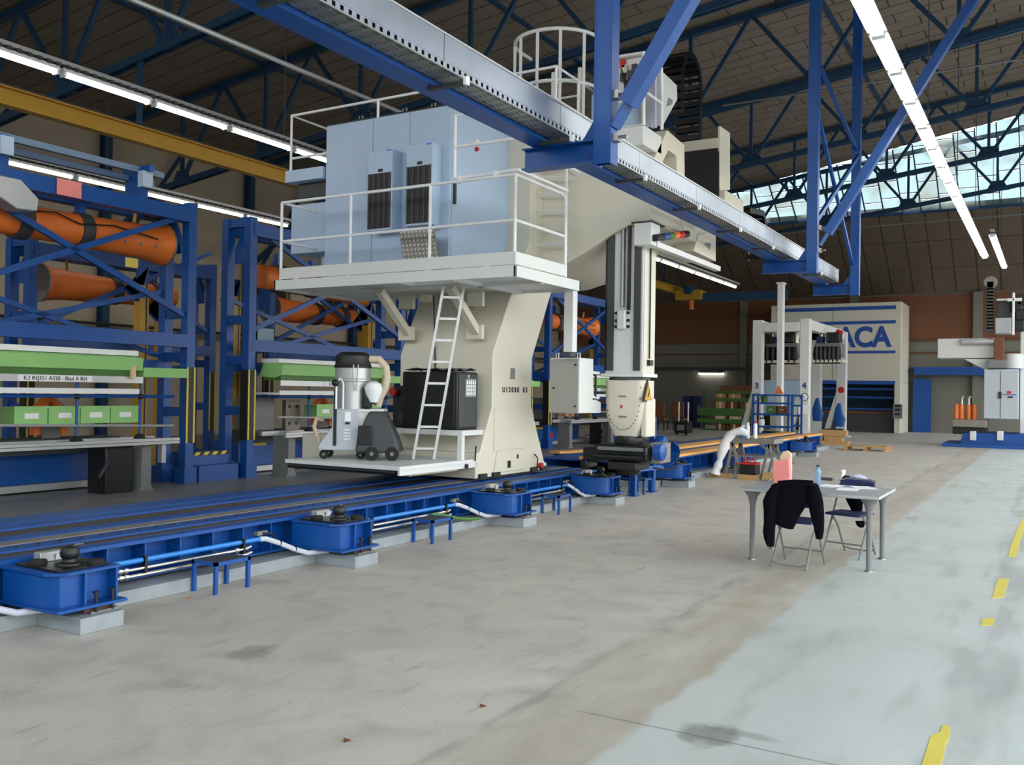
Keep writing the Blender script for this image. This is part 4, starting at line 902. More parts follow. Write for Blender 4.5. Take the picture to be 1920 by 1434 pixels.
# ------------------------------------------------------------------ blue gantry frames with orange arms (left side)
def gantry(name, lab, grp, H4=4.85, Ln=4.6):
    t = T(name, lab, 'gantry frame', (0, 0, 0), grp); bb = lambda mb, n, m='blue', par=t: mb.build(n, m, par, local=True)
    for x in (0, Ln):
        for y in (0, .58):
            q = bb(MB().box(x - .085, x + .085, y - .085, y + .085, 0, H4), 'post')
            bb(MB().box(x - .13, x + .13, y - .13, y + .13, 0, .3), 'foot_sleeve')
        for z in (1.25, 2.2, 2.95, H4 - .09): bb(MB().box(x - .06, x + .06, .08, .5, z - .08, z + .08), 'rung')
        g = bb(MB().box(x - .09, x + .09, -.10, -.085, .72, 2.02), 'guard', 'black')
        for s in (-1, 1): bb(MB().box(x + s * .075 - .018, x + s * .075 + .018, -.104, -.098, .72, 2.02), 'stripe', 'hazard_yellow', g)
        g = bb(MB().box(x - .10 * (1 if x == 0 else -1) - .008, x - .10 * (1 if x == 0 else -1) + .008, -.09, .09, .72, 2.02), 'guard', 'black')
        bb(MB().prism([(x, H4 - .55), (x + (.19 if x == 0 else -.19), H4 - .15), (x + (.19 if x == 0 else -.19), H4 - .3), (x, H4 - .85)], 'y', .2, .4), 'knee')
    bb(MB().box(0, Ln, -.09, .09, 2.36, 2.58), 'main_beam'); bb(MB().box(0, Ln, .5, .66, 1.98, 2.14), 'rear_beam')
    bb(MB().box(0, Ln, -.1, .1, H4 - .34, H4 - .1), 'top_beam'); bb(MB().box(0, Ln, .48, .68, H4 - .3, H4 - .12), 'top_beam')
    bb(MB().bar((.05, 0, 4.72), (Ln - .05, 0, 2.9), .06, .09), 'brace'); bb(MB().bar((.05, 0, 2.75), (Ln - .05, 0, 4.65), .06, .09), 'brace')
    bb(MB().bar((.05, .58, H4 - 1.5), (Ln - .05, .58, 2.2), .05, .08), 'brace'); bb(MB().bar((.05, .58, 2.2), (Ln - .05, .58, H4 - 1.5), .05, .08), 'brace')
    return t
def arm(name, lab, grp):
    t = T(name, lab, 'robot arm', (0, 0, 0), grp); bb = lambda mb, n, m='orange', par=t: mb.build(n, m, par, local=True)
    b_ = bb(MB().lathe([(.2, 0), (.24, .05), (.25, 1.2), (.27, 1.8), (.29, 2.6), (.33, 2.95), (.36, 3.0), (.36, 3.06)], (0, 0, 0), 20, 'x'), 'tube')
    bb(MB().lathe([(.37, 3.06), (.37, 3.09)], (0, 0, 0), 20, 'x'), 'end_ring', 'railgrey')
    for x in (.5, 1.5): bb(MB().lathe([(.285, -.1), (.29, 0), (.285, .1)], (x, 0, 0), 18, 'x'), 'clamp', 'darkgrey')
    for x in (.5, 1.5): bb(MB().box(x - .06, x + .06, -.06, .06, .25, .5), 'hanger', 'blue')
    bb(MB().tube([(.3, -.28, .1), (.9, -.29, .16), (1.3, -.3, .05), (1.9, -.31, .12), (2.7, -.35, .02)], .012, 6), 'cable', 'black')
    for x in (1.8, 2.1, 2.4, 2.7): bb(MB().lathe([(.02, -.03), (.02, 0)], (x, -.31, -.1), 6, 'y'), 'stud', 'steel')
    bb(MB().tube([(2.5, 0, .3), (2.5, -.02, .48)], .03, 8), 'lifting_lug', 'yellow')
    return t
g0_ = gantry('gantry_frame', 'blue steel gantry frame with striped corner guards beside the steel deck', 'front gantry frames')
g0_.location = (6.3, 12.9, 0)
tag(g0_, 'blue gantry frame carrying the pink paper and the sloping control box')
for x, l in ((12.3, 'blue gantry frame behind the vacuum cleaner and step platform'), (18.3, 'blue gantry frame largely hidden behind the white column'), (24.05, 'blue gantry frame behind the pendant control box')): copy_tree(g0_, None, (x, 12.9, 0), label=l)
g1_ = gantry('gantry_frame', 'further blue gantry frame standing behind the front frames', 'rear gantry frames', 4.4, 4.2)
g1_.location = (10.1, 16.2, 0)
tag(g1_, 'rear blue gantry frame seen through the frame with the pink paper')
for x, l in ((16.1, 'rear blue gantry frame seen above the vacuum cleaner'), (22.1, 'rear blue gantry frame behind the white column machine')): copy_tree(g1_, None, (x, 16.2, 0), label=l)
a0_ = arm('tubular_manipulator', 'thick orange tubular arm hanging under the top beam of a front frame', 'orange arms of the front frames')
a0_.location = (7.6, 13.32, 4.13)
tag(a0_, 'thick orange tubular arm under the hoist rail and pink paper')
for x, dz, l in ((13.1, -.25, 'orange tubular arm hanging left of the railed machine deck'), (19.3, -.25, 'orange tubular arm behind the white column'), (25.1, -.25, 'orange tubular arm above the pendant control box')): copy_tree(a0_, None, (x, 13.5, 4.13 + dz), 0, l)
a1_ = copy_tree(a0_, None, (13.6, 16.62, 3.62), math.pi, 'orange tubular arm hanging in a frame of the rear row', 'orange arms of the rear frames')
tag(a1_, 'orange tubular arm with grey end plate in the rear frame behind the first arm')
for x, l in ((19.6, 'orange arm of the rear frame above the vacuum cleaner'), (25.6, 'orange arm of the rear frame behind the white column')): copy_tree(a1_, None, (x, 16.62, 3.62), math.pi, l)
# hoist rail on top of the first front frame
hr = T('hoist_rail', 'grey blue double hoist rail with trolley over the first gantry frame', 'hoist', (8, 13.4, 5.1))
za, zb_ = PY(0, 255, 13.5).z, PY(305, 330, 13.5).z
xe_ = PY(305, 330, 13.5).x
for dy, dz in ((0, 0), (.25, -.12)): MB().bar((5.0, 13.5 + dy, za + dz), (xe_, 13.5 + dy, zb_ + dz), .09, .10).build('rail', 'steelblue', hr)
for x in (7.9, xe_ - .45):
    MB().box(x - .08, x + .08, 13.4, 13.8, 4.7, za + .02).build('bracket', 'blue', hr); MB().box(x - .1, x + .1, 13.3, 13.45, za - .3, za - .02).build('end_box', 'cabgrey', hr, bev=.01)
MB().tube([(xe_ - .45, 13.2, za + .02), (xe_ - .45, 13.9, za + .05)], .06, 10).build('stop_tube', 'blue', hr)
MB().box(xe_ - .5, xe_ - .25, 13.1, 13.36, 4.55, 4.85).build('hoist_motor', 'black', hr, bev=.03)
MB().tube([(xe_ - .38, 13.12, 4.57), (xe_ - .4, 13.06, 4.47), (xe_ - .36, 13.03, 4.42)], .03, 6).build('chain_bag', 'black', hr)
p = PY(30, 370, 12.7)
gb = T('control_box', 'grey sloping control box on the top beam of the first frame', 'control box', (p.x, 12.7, p.z - .2))
MB().prism([(p.x - .5, p.z + .22), (p.x - .05, p.z + .22), (p.x + .22, p.z), (p.x + .2, p.z - .18), (p.x - .1, p.z - .2), (p.x - .5, p.z)], 'y', 12.5, 12.82).build('case', 'alu', gb, bev=.015)
MB().box(p.x - .4, p.x - .1, 12.82, 12.9, p.z - .1, p.z + .1).build('mount', 'blue', gb)
a, b = PY(107, 333, 12.78), PY(152, 373, 12.78)
one('paper_sheet', MB().box(a.x, b.x, 12.775, 12.785, b.z, a.z), 'pink', 'pink printed paper taped to the blue top beam', 'paper')
a, b = PY(235, 482, 12.85), PY(258, 503, 12.85)
one('paper_tag', MB().box(a.x, b.x, 12.84, 12.85, b.z, a.z), 'hazard_yellow', 'yellow paper tag hanging beside the orange arm', 'paper')
# lifting columns
for i, (u, y, v0, v1) in enumerate(((266, 14.3, 535, 742), (303, 15.4, 575, 720), (440, 14.52, 556, 745), (690, 14.6, 588, 690), (1112, 15.5, 640, 720), (680, 15.6, 600, 700))):
    q0, q1 = PY(u, v0, y), PY(u, v1, y)
    t = T('lifting_column', 'yellow steel lifting column with a black slot among the blue frames', 'column', (q0.x, y, 0), 'yellow lifting columns')
    MB().box(q0.x - .09, q0.x + .09, y - .09, y + .09, 0, q0.z).build('shaft', 'yellow', t); MB().box(q0.x + .02, q0.x + .05, y - .094, y - .088, .5, q0.z).build('slot', 'black', t)
    MB().prism([(q0.x - .35, q0.z - .1), (q0.x - .09, q0.z - .3), (q0.x - .09, q0.z + .35), (q0.x + .1, q0.z + .35), (q0.x + .1, q0.z - .02), (q0.x - .1, q0.z - .02)], 'y', y - .05, y + .05).build('head', 'blue', t)
    MB().box(q0.x - .2, q0.x + .2, y - .2, y + .2, 0, .04).build('foot', 'blue', t)
# work benches, racks, green panels, crates, base units
def bench(x0, i):
    near = i == 0
    tg = ('first', 'second', 'third', 'fourth')[i]
    t = T('work_bench', 'aluminium profile work bench ' + ('under the frame with the pink paper', 'behind the vacuum cleaner', 'hidden behind the white column', 'behind the pendant control box')[i], 'work bench', (x0, 12.3, 0), 'profile work benches')
    for z in (.765, .815): MB().box(x0 + .12, x0 + 3.95, 12.28, 12.34, z, z + .042).build('front_profile', 'alu', t)
    MB().box(x0 + .12, x0 + 3.95, 12.9, 12.96, .77, .855).build('rear_profile', 'alu', t)
    for x in (.6, 2.2, 3.7): MB().box(x0 + x, x0 + x + .05, 12.3, 12.95, .77, .85).build('cross_profile', 'alu', t)
    for x in (.3, 3.3): MB().prism([(x0 + x, 0), (x0 + x + .32, 0), (x0 + x + .24, .1), (x0 + x + .24, .77), (x0 + x + .06, .77), (x0 + x + .06, .1)], 'y', 12.45, 12.85).build('leg', 'midgrey', t)
    MB().box(x0 + 3.7, x0 + 3.78, 12.4, 12.5, .45, .77).build('drop_profile', 'alu', t)
    k = T('parts_rack', 'blue tube rack with white boards on the %s bench' % tg, 'rack', (x0, 12.5, .85))
    for x in (.95, 2.25, 3.35):
        MB().tube([(x0 + x, 12.5, .9), (x0 + x, 12.5, 1.84)], .022, 8).build('upright', 'blue', k); MB().lathe([(.1, .855), (.07, .9), (.03, .93)], (x0 + x, 12.5, 0), 10).build('foot', 'black', k)
    for x in (.95, 2.25, 3.35): MB().ball((x0 + x, 12.5, 1.52), .05, 8).build('joint', 'black', k)
    for z in (1.52, 1.14): MB().tube([(x0 + .12, 12.5, z), (x0 + 4.0, 12.5, z - (.1 if z < 1.3 else 0))], .022, 8).build('rail', 'blue' if z > 1.3 else 'alu', k)
    for y in (12.75, 13.1): MB().tube([(x0 + .12, y, 1.52), (x0 + 4.0, y, 1.52)], .022, 8).build('rail', 'blue', k)
    MB().box(x0 + .12, x0 + 3.3, 12.47, 13.1, 1.56, 1.6).build('board', 'white_plain', k); MB().box(x0 + .12, x0 + 3.3, 12.46, 12.475, 1.56, 1.64).build('board_lip', 'white_plain', k)
    MB().box(x0 + .12, x0 + 3.35, 12.44, 12.46, 1.73, 1.83).build('label_board', 'alu', k)
    lb = MB().box(x0 + 1.3, x0 + 2.45, 12.434, 12.44, 1.735, 1.825).build('label_strip', 'paper', k)
    bl = text('K3 INJ351 A320 - Blad %s' % ('A RH' if near else 'B'), .085, (x0 + 1.87, 12.432, 1.752), '-y', 'text_black', lb, sx=.98); bl['kind'] = 'stuff'
    gp_ = T('moulded_trough', 'long pale green moulded panel with a white top edge on the %s rack' % tg, 'trough', (x0, 12.6, 1.84))
    MB().prism([(12.42, 1.93), (12.40, 2.12), (12.55, 2.16), (12.9, 2.16), (13.0, 1.9), (12.6, 1.88)], 'x', x0 + .12, x0 + 3.32).build('trough', 'green', gp_)
    MB().box(x0 + .12, x0 + 3.3, 12.5, 12.95, 2.16, 2.24).build('top_edge', 'white_plain', gp_)
    MB().prism([(12.46, 1.83), (12.46, 1.93), (12.9, 1.93), (12.9, 1.83)], 'x', x0 + .14, x0 + 3.2).build('underside', 'green_dark', gp_)
    MB().box(x0 + 3.1, x0 + 3.17, 12.38, 12.44, 1.8, 2.0).build('clip', 'tan', gp_)
    MB().prism([(12.42, 1.83), (12.40, 1.98), (12.9, 1.98), (12.9, 1.83)], 'x', x0 + 3.34, x0 + 4.2).build('end_trough', 'green', gp_)
    u = T('robot_base', 'blue base cabinet with a red badge behind the %s bench' % tg, 'machine base', (x0, 13.5, 0))
    MB().box(x0 + .2, x0 + 3.3, 13.6, 14.4, .15, .62).build('cabinet', 'blue', u, bev=.01); MB().box(x0 + .2, x0 + 3.3, 13.45, 14.4, .05, .15).build('plinth_rail', 'alu', u)
    MB().box(x0 + .3, x0 + .9, 13.57, 13.6, .54, .62).build('hazard_strip', 'hazard_yellow', u)
    MB().lathe([(.1, -.01), (.1, 0)], (x0 + 1.4, 13.6, .32), 14, 'y').build('badge', 'red', u)
    bx_ = T('cable_box', 'black cable box with drooping cables beside the %s bench leg' % tg, 'cable box', (x0 + 2.9, 12.6, .0))
    MB().box(x0 + 2.75, x0 + 3.25, 12.5, 12.95, 0, .75).build('case', 'black', bx_, bev=.03); MB().tube([(x0 + 2.7, 12.55, .1), (x0 + 2.6, 12.45, .3), (x0 + 2.75, 12.45, .5)], .04, 8).build('cable', 'black', bx_)
    # clutter behind the rack
    c_ = T('clamp_unit', 'grey drilled fixture plate with an orange robot joint behind the %s rack' % tg, 'fixture', (x0 + 1.2, 13.3, .62))
    MB().box(x0 + 1.05, x0 + 1.45, 13.2, 13.3, .85, 1.45).build('plate', 'railgrey', c_)
    for z in (.98, 1.32):
        for x in (1.15, 1.35): MB().lathe([(.035, -.01), (.035, 0)], (x0 + x, 13.2, z), 8, 'y').build('hole_shade_disc', 'black', c_)  # black discs on the plate stand in for the shade inside drilled holes
    MB().tube([(x0 + 2.3, 13.6, .9), (x0 + 2.32, 13.6, 1.3), (x0 + 2.5, 13.6, 1.48), (x0 + 2.72, 13.6, 1.3), (x0 + 2.75, 13.6, .9)], .09, 10).build('robot_joint', 'orange', c_)
    MB().box(x0 + 2.38, x0 + 2.68, 13.55, 13.7, .85, 1.3).build('joint_core', 'midgrey', c_)
    MB().box(x0 + .3, x0 + 3.6, 13.3, 13.9, .62, .85).build('carrier', 'darkgrey', c_)
    MB().box(x0 + .3, x0 + .85, 13.3, 13.8, .85, 1.5).build('drive_case', 'midgrey', c_, bev=.02)
    if i < 2:
        for j in range(4):
            cr_ = T('plastic_crate', 'pale green plastic crate in the row on the %s rack' % tg, 'crate', (x0 + 1.7 + j * .52, 12.95, 1.12), 'green crates on the %s rack' % tg)
            xa = x0 + 1.45 + j * .52
            MB().box(xa, xa + .5, 12.75, 13.08, 1.1, 1.12).box(xa, xa + .5, 12.75, 12.765, 1.12, 1.36).box(xa, xa + .5, 13.065, 13.08, 1.12, 1.36).box(xa, xa + .015, 12.765, 13.065, 1.12, 1.36).box(xa + .485, xa + .5, 12.765, 13.065, 1.12, 1.36).build('tub', 'green', cr_)
            MB().box(xa - .008, xa + .508, 12.742, 12.765, 1.33, 1.37).build('rim', 'green', cr_); MB().box(xa + .15, xa + .36, 12.742, 12.75, 1.19, 1.27).build('card', 'paper', cr_)
for i, x in enumerate((6.3, 12.55, 18.5, 24.3)): bench(x, i)
for x, l in ((11.25, 'low blue step box with hazard tape between the first two gantry frames'),):
    t = T('step_box', l, 'step', (x, 13, 0)); MB().box(x - .1, x + .8, 12.85, 13.6, 0, .3).build('lower_step', 'blue', t); MB().box(x - .1, x + .75, 13.05, 13.6, .3, .52).build('upper_step', 'blue', t)
    for j in range(4): MB().prism([(x - .05 + j * .2, .47), (x + .05 + j * .2, .47), (x + .1 + j * .2, .53), (x + .0 + j * .2, .53)], 'y', 13.04, 13.05).build('hazard_mark', 'hazard_yellow', t)
    MB().box(x - .1, x + .75, 13.045, 13.05, .46, .535).build('hazard_band', 'black', t)
p = PY(60, 660, YL - 2)
mo = PY(498, 627, 15.75)
ms = T('monitor', 'small monitor with a pale blue screen above the second gantry beam', 'monitor', (mo.x, 15.75, mo.z - .15))
MB().box(mo.x - .28, mo.x + .28, 15.75, 15.81, mo.z - .17, mo.z + .17).build('case', 'black', ms); MB().box(mo.x - .25, mo.x + .25, 15.74, 15.75, mo.z - .14, mo.z + .14).build('screen', 'screen', ms)
MB().bar((mo.x, 15.79, mo.z - .16), (mo.x, 15.79, 0), .05).build('stand', 'black', ms)
a, b = PZ(1040, 848, .3), PZ(1136, 842, .3)
op = T('orange_plank', 'orange plank on low blue supports behind the milling head', 'plank', ((a.x + b.x) / 2, (a.y + b.y) / 2, 0))
MB().bar(a, b, .3, .05).build('board', 'plank', op)
for f in (.12, .85):
    c = a.lerp(b, f); MB().box(c.x - .12, c.x + .12, c.y - .12, c.y + .12, .02, c.z - .02).build('support', 'blue', op)
for u, v, l in ((905, 1325, 'small dry leaf on the concrete near the oil stain'), (650, 1390, 'curled brown leaf on the open concrete floor'), (355, 1122, 'tiny orange scrap beside the first step stool')):
    c = PZ(u, v, 0); one('leaf_scrap', MB().add([(c.x - .02, c.y, .001), (c.x, c.y - .025, .012), (c.x + .025, c.y, .003), (c.x, c.y + .02, .014)], [(0, 1, 2), (0, 2, 3), (0, 1, 3), (1, 2, 3)]), 'brown' if v > 1200 else 'orange', l, 'leaf' if v > 1200 else 'scrap')
# ------------------------------------------------------------------ foreground table with folding chairs
tb_ = T('work_table', 'grey table with four flared round legs standing on the painted lane', 'table', (9.9, 2.1, 0))
MB().box(9.38, 10.42, 1.42, 2.78, .71, .74).build('table_top', 'alu', tb_, bev=.006)
for x, y in ((9.5, 2.67), (9.5, 1.53), (10.31, 1.53), (10.31, 2.67)):
    lg = MB().lathe([(.036, .0), (.036, .01), (.026, .015), (.027, .5), (.032, .58), (.05, .65), (.085, .70), (.10, .71)], (x, y, 0), 18).build('leg', 'midgrey', tb_)
    MB().lathe([(.042, 0), (.04, .014)], (x, y, 0), 14).build('foot', 'steel', lg)
def chair(lab, loc, rz):
    t = TR('folding_chair', lab, 'folding chair', loc, rz); bb = lambda mb, n, m='midgrey', par=t, bev=0.: mb.build(n, m, par, local=True, bev=bev)
    w = .2                                              # faces +y
    for s in (-1, 1):
        bb(MB().tube([(s * w, .24, .0), (s * w, .0, .42), (s * w, -.16, .72), (s * w * .9, -.18, .78)], .011, 8), 'front_leg')
        bb(MB().tube([(s * (w - .03), -.24, .0), (s * (w - .03), -.06, .3), (s * (w - .03), .1, .44)], .011, 8), 'rear_leg')
    bb(MB().tube([(-w * .9, -.18, .78), (-w * .7, -.185, .8), (w * .7, -.185, .8), (w * .9, -.18, .78)], .011, 8), 'back_tube')
    bb(MB().tube([(-w, .16, .14), (w, .16, .14)], .009, 8), 'stretcher'); bb(MB().tube([(-w + .03, -.22, .05), (-w * .5, -.23, .03), (w * .5, -.23, .03), (w - .03, -.22, .05)], .009, 8), 'stretcher')
    bb(MB().box(-.19, .19, -.16, .22, .435, .462), 'seat', 'navy', bev=.012)
    bb(MB().prism([(-.19, .60), (.19, .60), (.19, .78), (-.19, .78)], 'y', -.165, -.145), 'backrest', 'navy', bev=.006)
    return t
# chair pushed in from the near side: its back is towards the lane, draped with a jacket
chair('folding chair with a black jacket over its back at the near side of the table', (9.44, 2.2, 0), math.radians(-96))
chair('folding chair with dark blue seat under the table, opposite the jacket chair', (10.38, 1.86, 0), math.radians(76))
jk = T('black_jacket', 'black jacket draped over the back of the near folding chair', 'jacket', (9.22, 2.2, .3))
def jp(cu, cv, x=9.2): return PX(1340 + cu * .1979, 840 + cv * .1979, x)
def tubepts(spec, x):
    pts, rs = [], []
    for (u0, u1, v) in spec:
        a, b = jp(u0, v, x), jp(u1, v, x); pts.append((a + b) / 2); rs.append((a - b).length / 2)
    return pts, rs
def flat_loft(spec, x, th):
    rings = []
    for (u0, v0, u1, v1) in spec:
        a, b = jp(u0, v0, x), jp(u1, v1, x); c = (a + b) / 2; h = (a - b) / 2; r_ = []
        for k in range(16):
            t = 2 * math.pi * k / 16; wob = .012 * math.sin(5 * t + c.z * 30)
            r_.append((c.x + (th + wob) * math.sin(t), c.y + h.y * math.cos(t), c.z + h.z * math.cos(t)))
        rings.append(r_)
    return rings
MB().loft(flat_loft([(570, 332, 960, 332), (535, 350, 990, 352), (520, 400, 985, 400), (500, 470, 930, 470), (505, 530, 880, 515), (530, 600, 840, 590), (550, 660, 800, 655), (575, 720, 770, 720), (640, 742, 745, 768)], 9.2, .07)).build('body', 'cloth', jk)
MB().loft(flat_loft([(545, 350, 640, 350), (490, 420, 600, 430), (455, 500, 590, 520), (465, 600, 590, 610), (465, 700, 580, 700), (458, 790, 572, 790), (470, 860, 570, 860), (495, 925, 560, 930)], 9.15, .05)).build('sleeve', 'cloth', jk)
MB().loft(flat_loft([(890, 340, 980, 350), (890, 420, 1010, 420), (885, 520, 1030, 510), (900, 610, 1038, 610), (925, 700, 1040, 700), (945, 780, 1036, 780), (960, 855, 1022, 862)], 9.15, .045)).build('sleeve', 'cloth', jk)
MB().tube([jp(600, 338, 9.22), jp(760, 325, 9.24), jp(930, 335, 9.22)], .03, 8).build('collar', 'cloth', jk)
j2 = T('dark_coat', 'dark coat hanging over the far chair and showing below the table top', 'coat', (10.2, 1.8, .3))
MB().loft(flat_loft([(1215, 430, 1400, 455), (1250, 500, 1405, 520), (1285, 570, 1400, 580), (1310, 640, 1390, 640)], 10.5, .03)).build('body', 'cloth', j2)
MB().loft(flat_loft([(1330, 690, 1425, 690), (1345, 730, 1420, 735), (1370, 750, 1410, 752)], 10.5, .03)).build('sleeve', 'cloth', j2)
TZ = .74
def tp_(u, v, z=TZ): return PZ(u, v, z)
p = tp_(1533, 907)
bt = T('water_bottle', 'clear plastic water bottle with a blue cap on the table', 'bottle', (p.x, p.y, TZ))
MB().lathe([(.03, TZ), (.034, TZ + .01), (.034, TZ + .06), (.031, TZ + .08), (.034, TZ + .1), (.034, TZ + .135), (.026, TZ + .16), (.014, TZ + .175), (.014, TZ + .185)], (p.x, p.y, 0), 18).build('body', 'bottle', bt)
MB().lathe([(.016, TZ + .185), (.016, TZ + .202), (.012, TZ + .205)], (p.x, p.y, 0), 14).build('cap', 'navy', bt)
def standing_bag(name, lab, pxs, x, th, m):
    a = [PX(u, v, x) for u, v in pxs]
    return one(name, MB().prism([(q.y, max(q.z, TZ)) for q in a], 'x', x, x + th), m, lab, 'bag')
xq = tp_(1465, 907).x
standing_bag('paper_bag', 'upright pink paper bag on the table behind the jacket', ((1450, 864), (1478, 861), (1480, 890), (1479, 912), (1452, 912), (1449, 885)), xq, .09, 'pink')
standing_bag('paper_bag', 'tall tan paper bag with a notched handle standing behind the pink bag', ((1463, 856), (1468, 847), (1475, 845), (1482, 850), (1483, 875), (1482, 908), (1464, 908)), xq + .12, .06, 'tan')
for i, (u, v, w, d, rz, lab, m) in enumerate(((1500, 901, .30, .21, .2, 'white paper sheet lying between the bags and the bottle', 'paper'), (1560, 908, .30, .21, -.3, 'white paper sheet in the middle of the table top', 'paper'), (1590, 917, .3, .21, .1, 'white printed sheet near the front edge of the table', 'paper'), (1620, 914, .30, .21, .5, 'white sheet under the small black clip', 'paper'), (1548, 903, .2, .15, .3, 'lavender folder behind the bottle', 'lavender'), (1575, 903, .21, .15, .0, 'stack of paper beside the open book', 'paper'))):
    p = tp_(u, v); p.x = min(p.x, 10.22); p.y = max(p.y, 1.6); o = one('paper_sheet', MB().box(p.x - w / 2, p.x + w / 2, p.y - d / 2, p.y + d / 2, TZ + (0, 0, 0, 1, 1, 2)[i] * .0022, TZ + .0022 + (0, 0, 0, 1, 1, 2)[i] * .0022), m, lab, 'paper'); o.rotation_euler = (0, 0, rz)
p = tp_(1560, 900); bk = T('open_book', 'open book with a curling page on the table', 'book', (p.x, p.y, TZ))
MB().box(p.x - .1, p.x + .1, p.y - .02, p.y + .14, TZ, TZ + .02).build('pages', 'darkgrey', bk)
cu_ = [(p.y - .02 - .11 * math.sin(t) , TZ + .02 + .07 * (1 - math.cos(t))) for t in [i * .25 for i in range(9)]]
MB().loft([[(p.x - .1, y, z), (p.x + .1, y, z), (p.x + .1, y, z + .004), (p.x - .1, y, z + .004)] for y, z in cu_]).build('page', 'paper', bk)
p = tp_(1612, 906); wbg = T('blue_pouch', 'blue and white soft bag lying on the table end', 'bag', (p.x, p.y, TZ))
MB().loft([ring(TZ, p.x - .1, p.x + .1, p.y - .16, p.y + .12, .05), ring(TZ + .03, p.x - .1, p.x + .1, p.y - .16, p.y + .12, .05), ring(TZ + .045, p.x - .08, p.x + .08, p.y - .12, p.y + .1, .05)]).build('pouch', 'navy', wbg)
MB().loft([ring(TZ + .03, p.x - .07, p.x + .08, p.y - .1, p.y + .09, .04), ring(TZ + .07, p.x - .06, p.x + .07, p.y - .06, p.y + .08, .04), ring(TZ + .095, p.x - .04, p.x + .05, p.y + .0, p.y + .07, .02)]).build('wrapper', 'lavender', wbg)
MB().box(p.x - .11, p.x - .09, p.y + .02, p.y + .12, TZ + .01, TZ + .07).build('box_end', 'text_blue', wbg)
p = tp_(1588, 903); one('black_pouch', MB().ball((p.x, p.y, TZ + .035), .05, 12, .7), 'cloth', 'small crumpled black pouch beside the blue bag', 'pouch')
p = tp_(1618, 911); one('binder_clip', MB().box(p.x - .02, p.x + .02, p.y - .025, p.y + .025, TZ, TZ + .025), 'black', 'small black clip on the white sheet', 'clip')
p = tp_(1441, 902); kk = T('key_bunch', 'small bunch of keys at the left end of the table', 'keys', (p.x, p.y, TZ))
MB().tube([(p.x + .025 * math.cos(t), p.y + .025 * math.sin(t), TZ + .02) for t in [i * .6 for i in range(10)]], .005, 6).build('ring', 'chrome', kk); MB().box(p.x - .02, p.x + .02, p.y, p.y + .05, TZ, TZ + .012).build('key', 'steel', kk)
# ------------------------------------------------------------------ floor markings
def mark(pxs, lab):
    q = [PZ(u, v, .002) for u, v in pxs]; one('floor_marking', MB().prism([(a.x, a.y) for a in q], 'z', .0, .003), 'hazard_yellow', lab, 'floor marking')
mark(((1728, 1434), (1734, 1415), (1745, 1380), (1762, 1372), (1768, 1358), (1782, 1362), (1779, 1385), (1772, 1396), (1770, 1415), (1764, 1434)), 'torn yellow tape mark closest to the oil stain')
mark(((1838, 1172), (1842, 1160), (1852, 1158), (1865, 1160), (1861, 1172)), 'smallest yellow tape scrap on the lane edge')
mark(((1860, 1121), (1866, 1100), (1872, 1084), (1892, 1086), (1888, 1098), (1882, 1120)), 'yellow tape dash with a ragged end between scrap and long dash')
mark(((1890, 1043), (1896, 1020), (1910, 985), (1922, 965), (1930, 968), (1914, 1010), (1906, 1044)), 'long yellow tape dash furthest along the lane edge')
# ------------------------------------------------------------------ trestle with spray cans, toolbox, wood
tt = T('trestle_table', 'grey steel trestle with crossed legs between the planks and the pallet', 'trestle', (18.8, 5.2, 0))
ta, tbq = PZ(1365, 826, .86), PZ(1450, 822, .86)
xq = 18.5; yl, yr = PX(1362, 830, xq).y, PX(1452, 830, xq).y
ztp = PX(1400, 822, xq).z
MB().box(xq, xq + .7, yr, yl, ztp - .1, ztp).build('top', 'railgrey', tt, bev=.01)
for x in (xq + .05, xq + .6):
    for y, s in ((yl - .12, 1), (yl - .12, -1), (yr + .12, 1), (yr + .12, -1)): MB().bar((x, y, ztp - .1), (x, y + s * .16, 0), .05, .05).build('leg', 'railgrey', tt)
    MB().bar((x, yr + .3, ztp - .1), (x, yr - .25, .3), .04, .04).build('brace', 'railgrey', tt); MB().bar((x, yl - .05, .45), (x, yr + .05, .45), .03, .03).build('stretcher', 'railgrey', tt)
for u, m_, lab, h in ((1394, 'blue_light', 'blue spray can on the trestle', .26), (1402, 'white_plain', 'white spray bottle beside the blue spray can', .32), (1416, 'red', 'red and white spray bottle on the trestle', .36)):
    p = PX(u, 822, xq + .2); t = T('spray_can', lab, 'spray can', (p.x, p.y, ztp))
    MB().lathe([(.04, ztp), (.04, ztp + h * .7), (.03, ztp + h * .85)], (p.x, p.y, 0), 12).build('can', 'white_plain' if m_ == 'red' else m_, t); MB().lathe([(.03, ztp + h * .85), (.025, ztp + h)], (p.x, p.y, 0), 10).build('cap', 'red' if m_ == 'red' else 'white_plain', t)
pq = [PX(u, v, xq - .1) for u, v in ((1400, 812), (1390, 808), (1378, 810), (1369, 816), (1362, 825), (1358, 835), (1354, 846), (1351, 856), (1350, 862), (1347, 872), (1343, 880), (1341, 888))]
one('plastic_film', MB().tube(pq, [.06, .09, .075, .10, .085, .11, .10, .08, .055, .09, .075, .11], 12), 'white_plain', 'white plastic film hanging down from the end of the trestle', 'plastic film')
p = PZ(1407, 893, .06)
tbx = T('toolbox', 'black toolbox with red latches on a wooden offcut under the trestle', 'toolbox', (p.x, p.y, .1))
MB().box(p.x - .1, p.x + .2, p.y - .14, p.y + .2, .1, .3).build('box', 'black', tbx, bev=.015); MB().box(p.x - .11, p.x + .2, p.y - .15, p.y + .21, .3, .34).build('lid', 'red', tbx)
MB().tube([(p.x + .05, p.y - .09, .34), (p.x + .05, p.y - .07, .4), (p.x + .05, p.y + .12, .4), (p.x + .05, p.y + .15, .34)], .015, 6).build('handle', 'red', tbx)
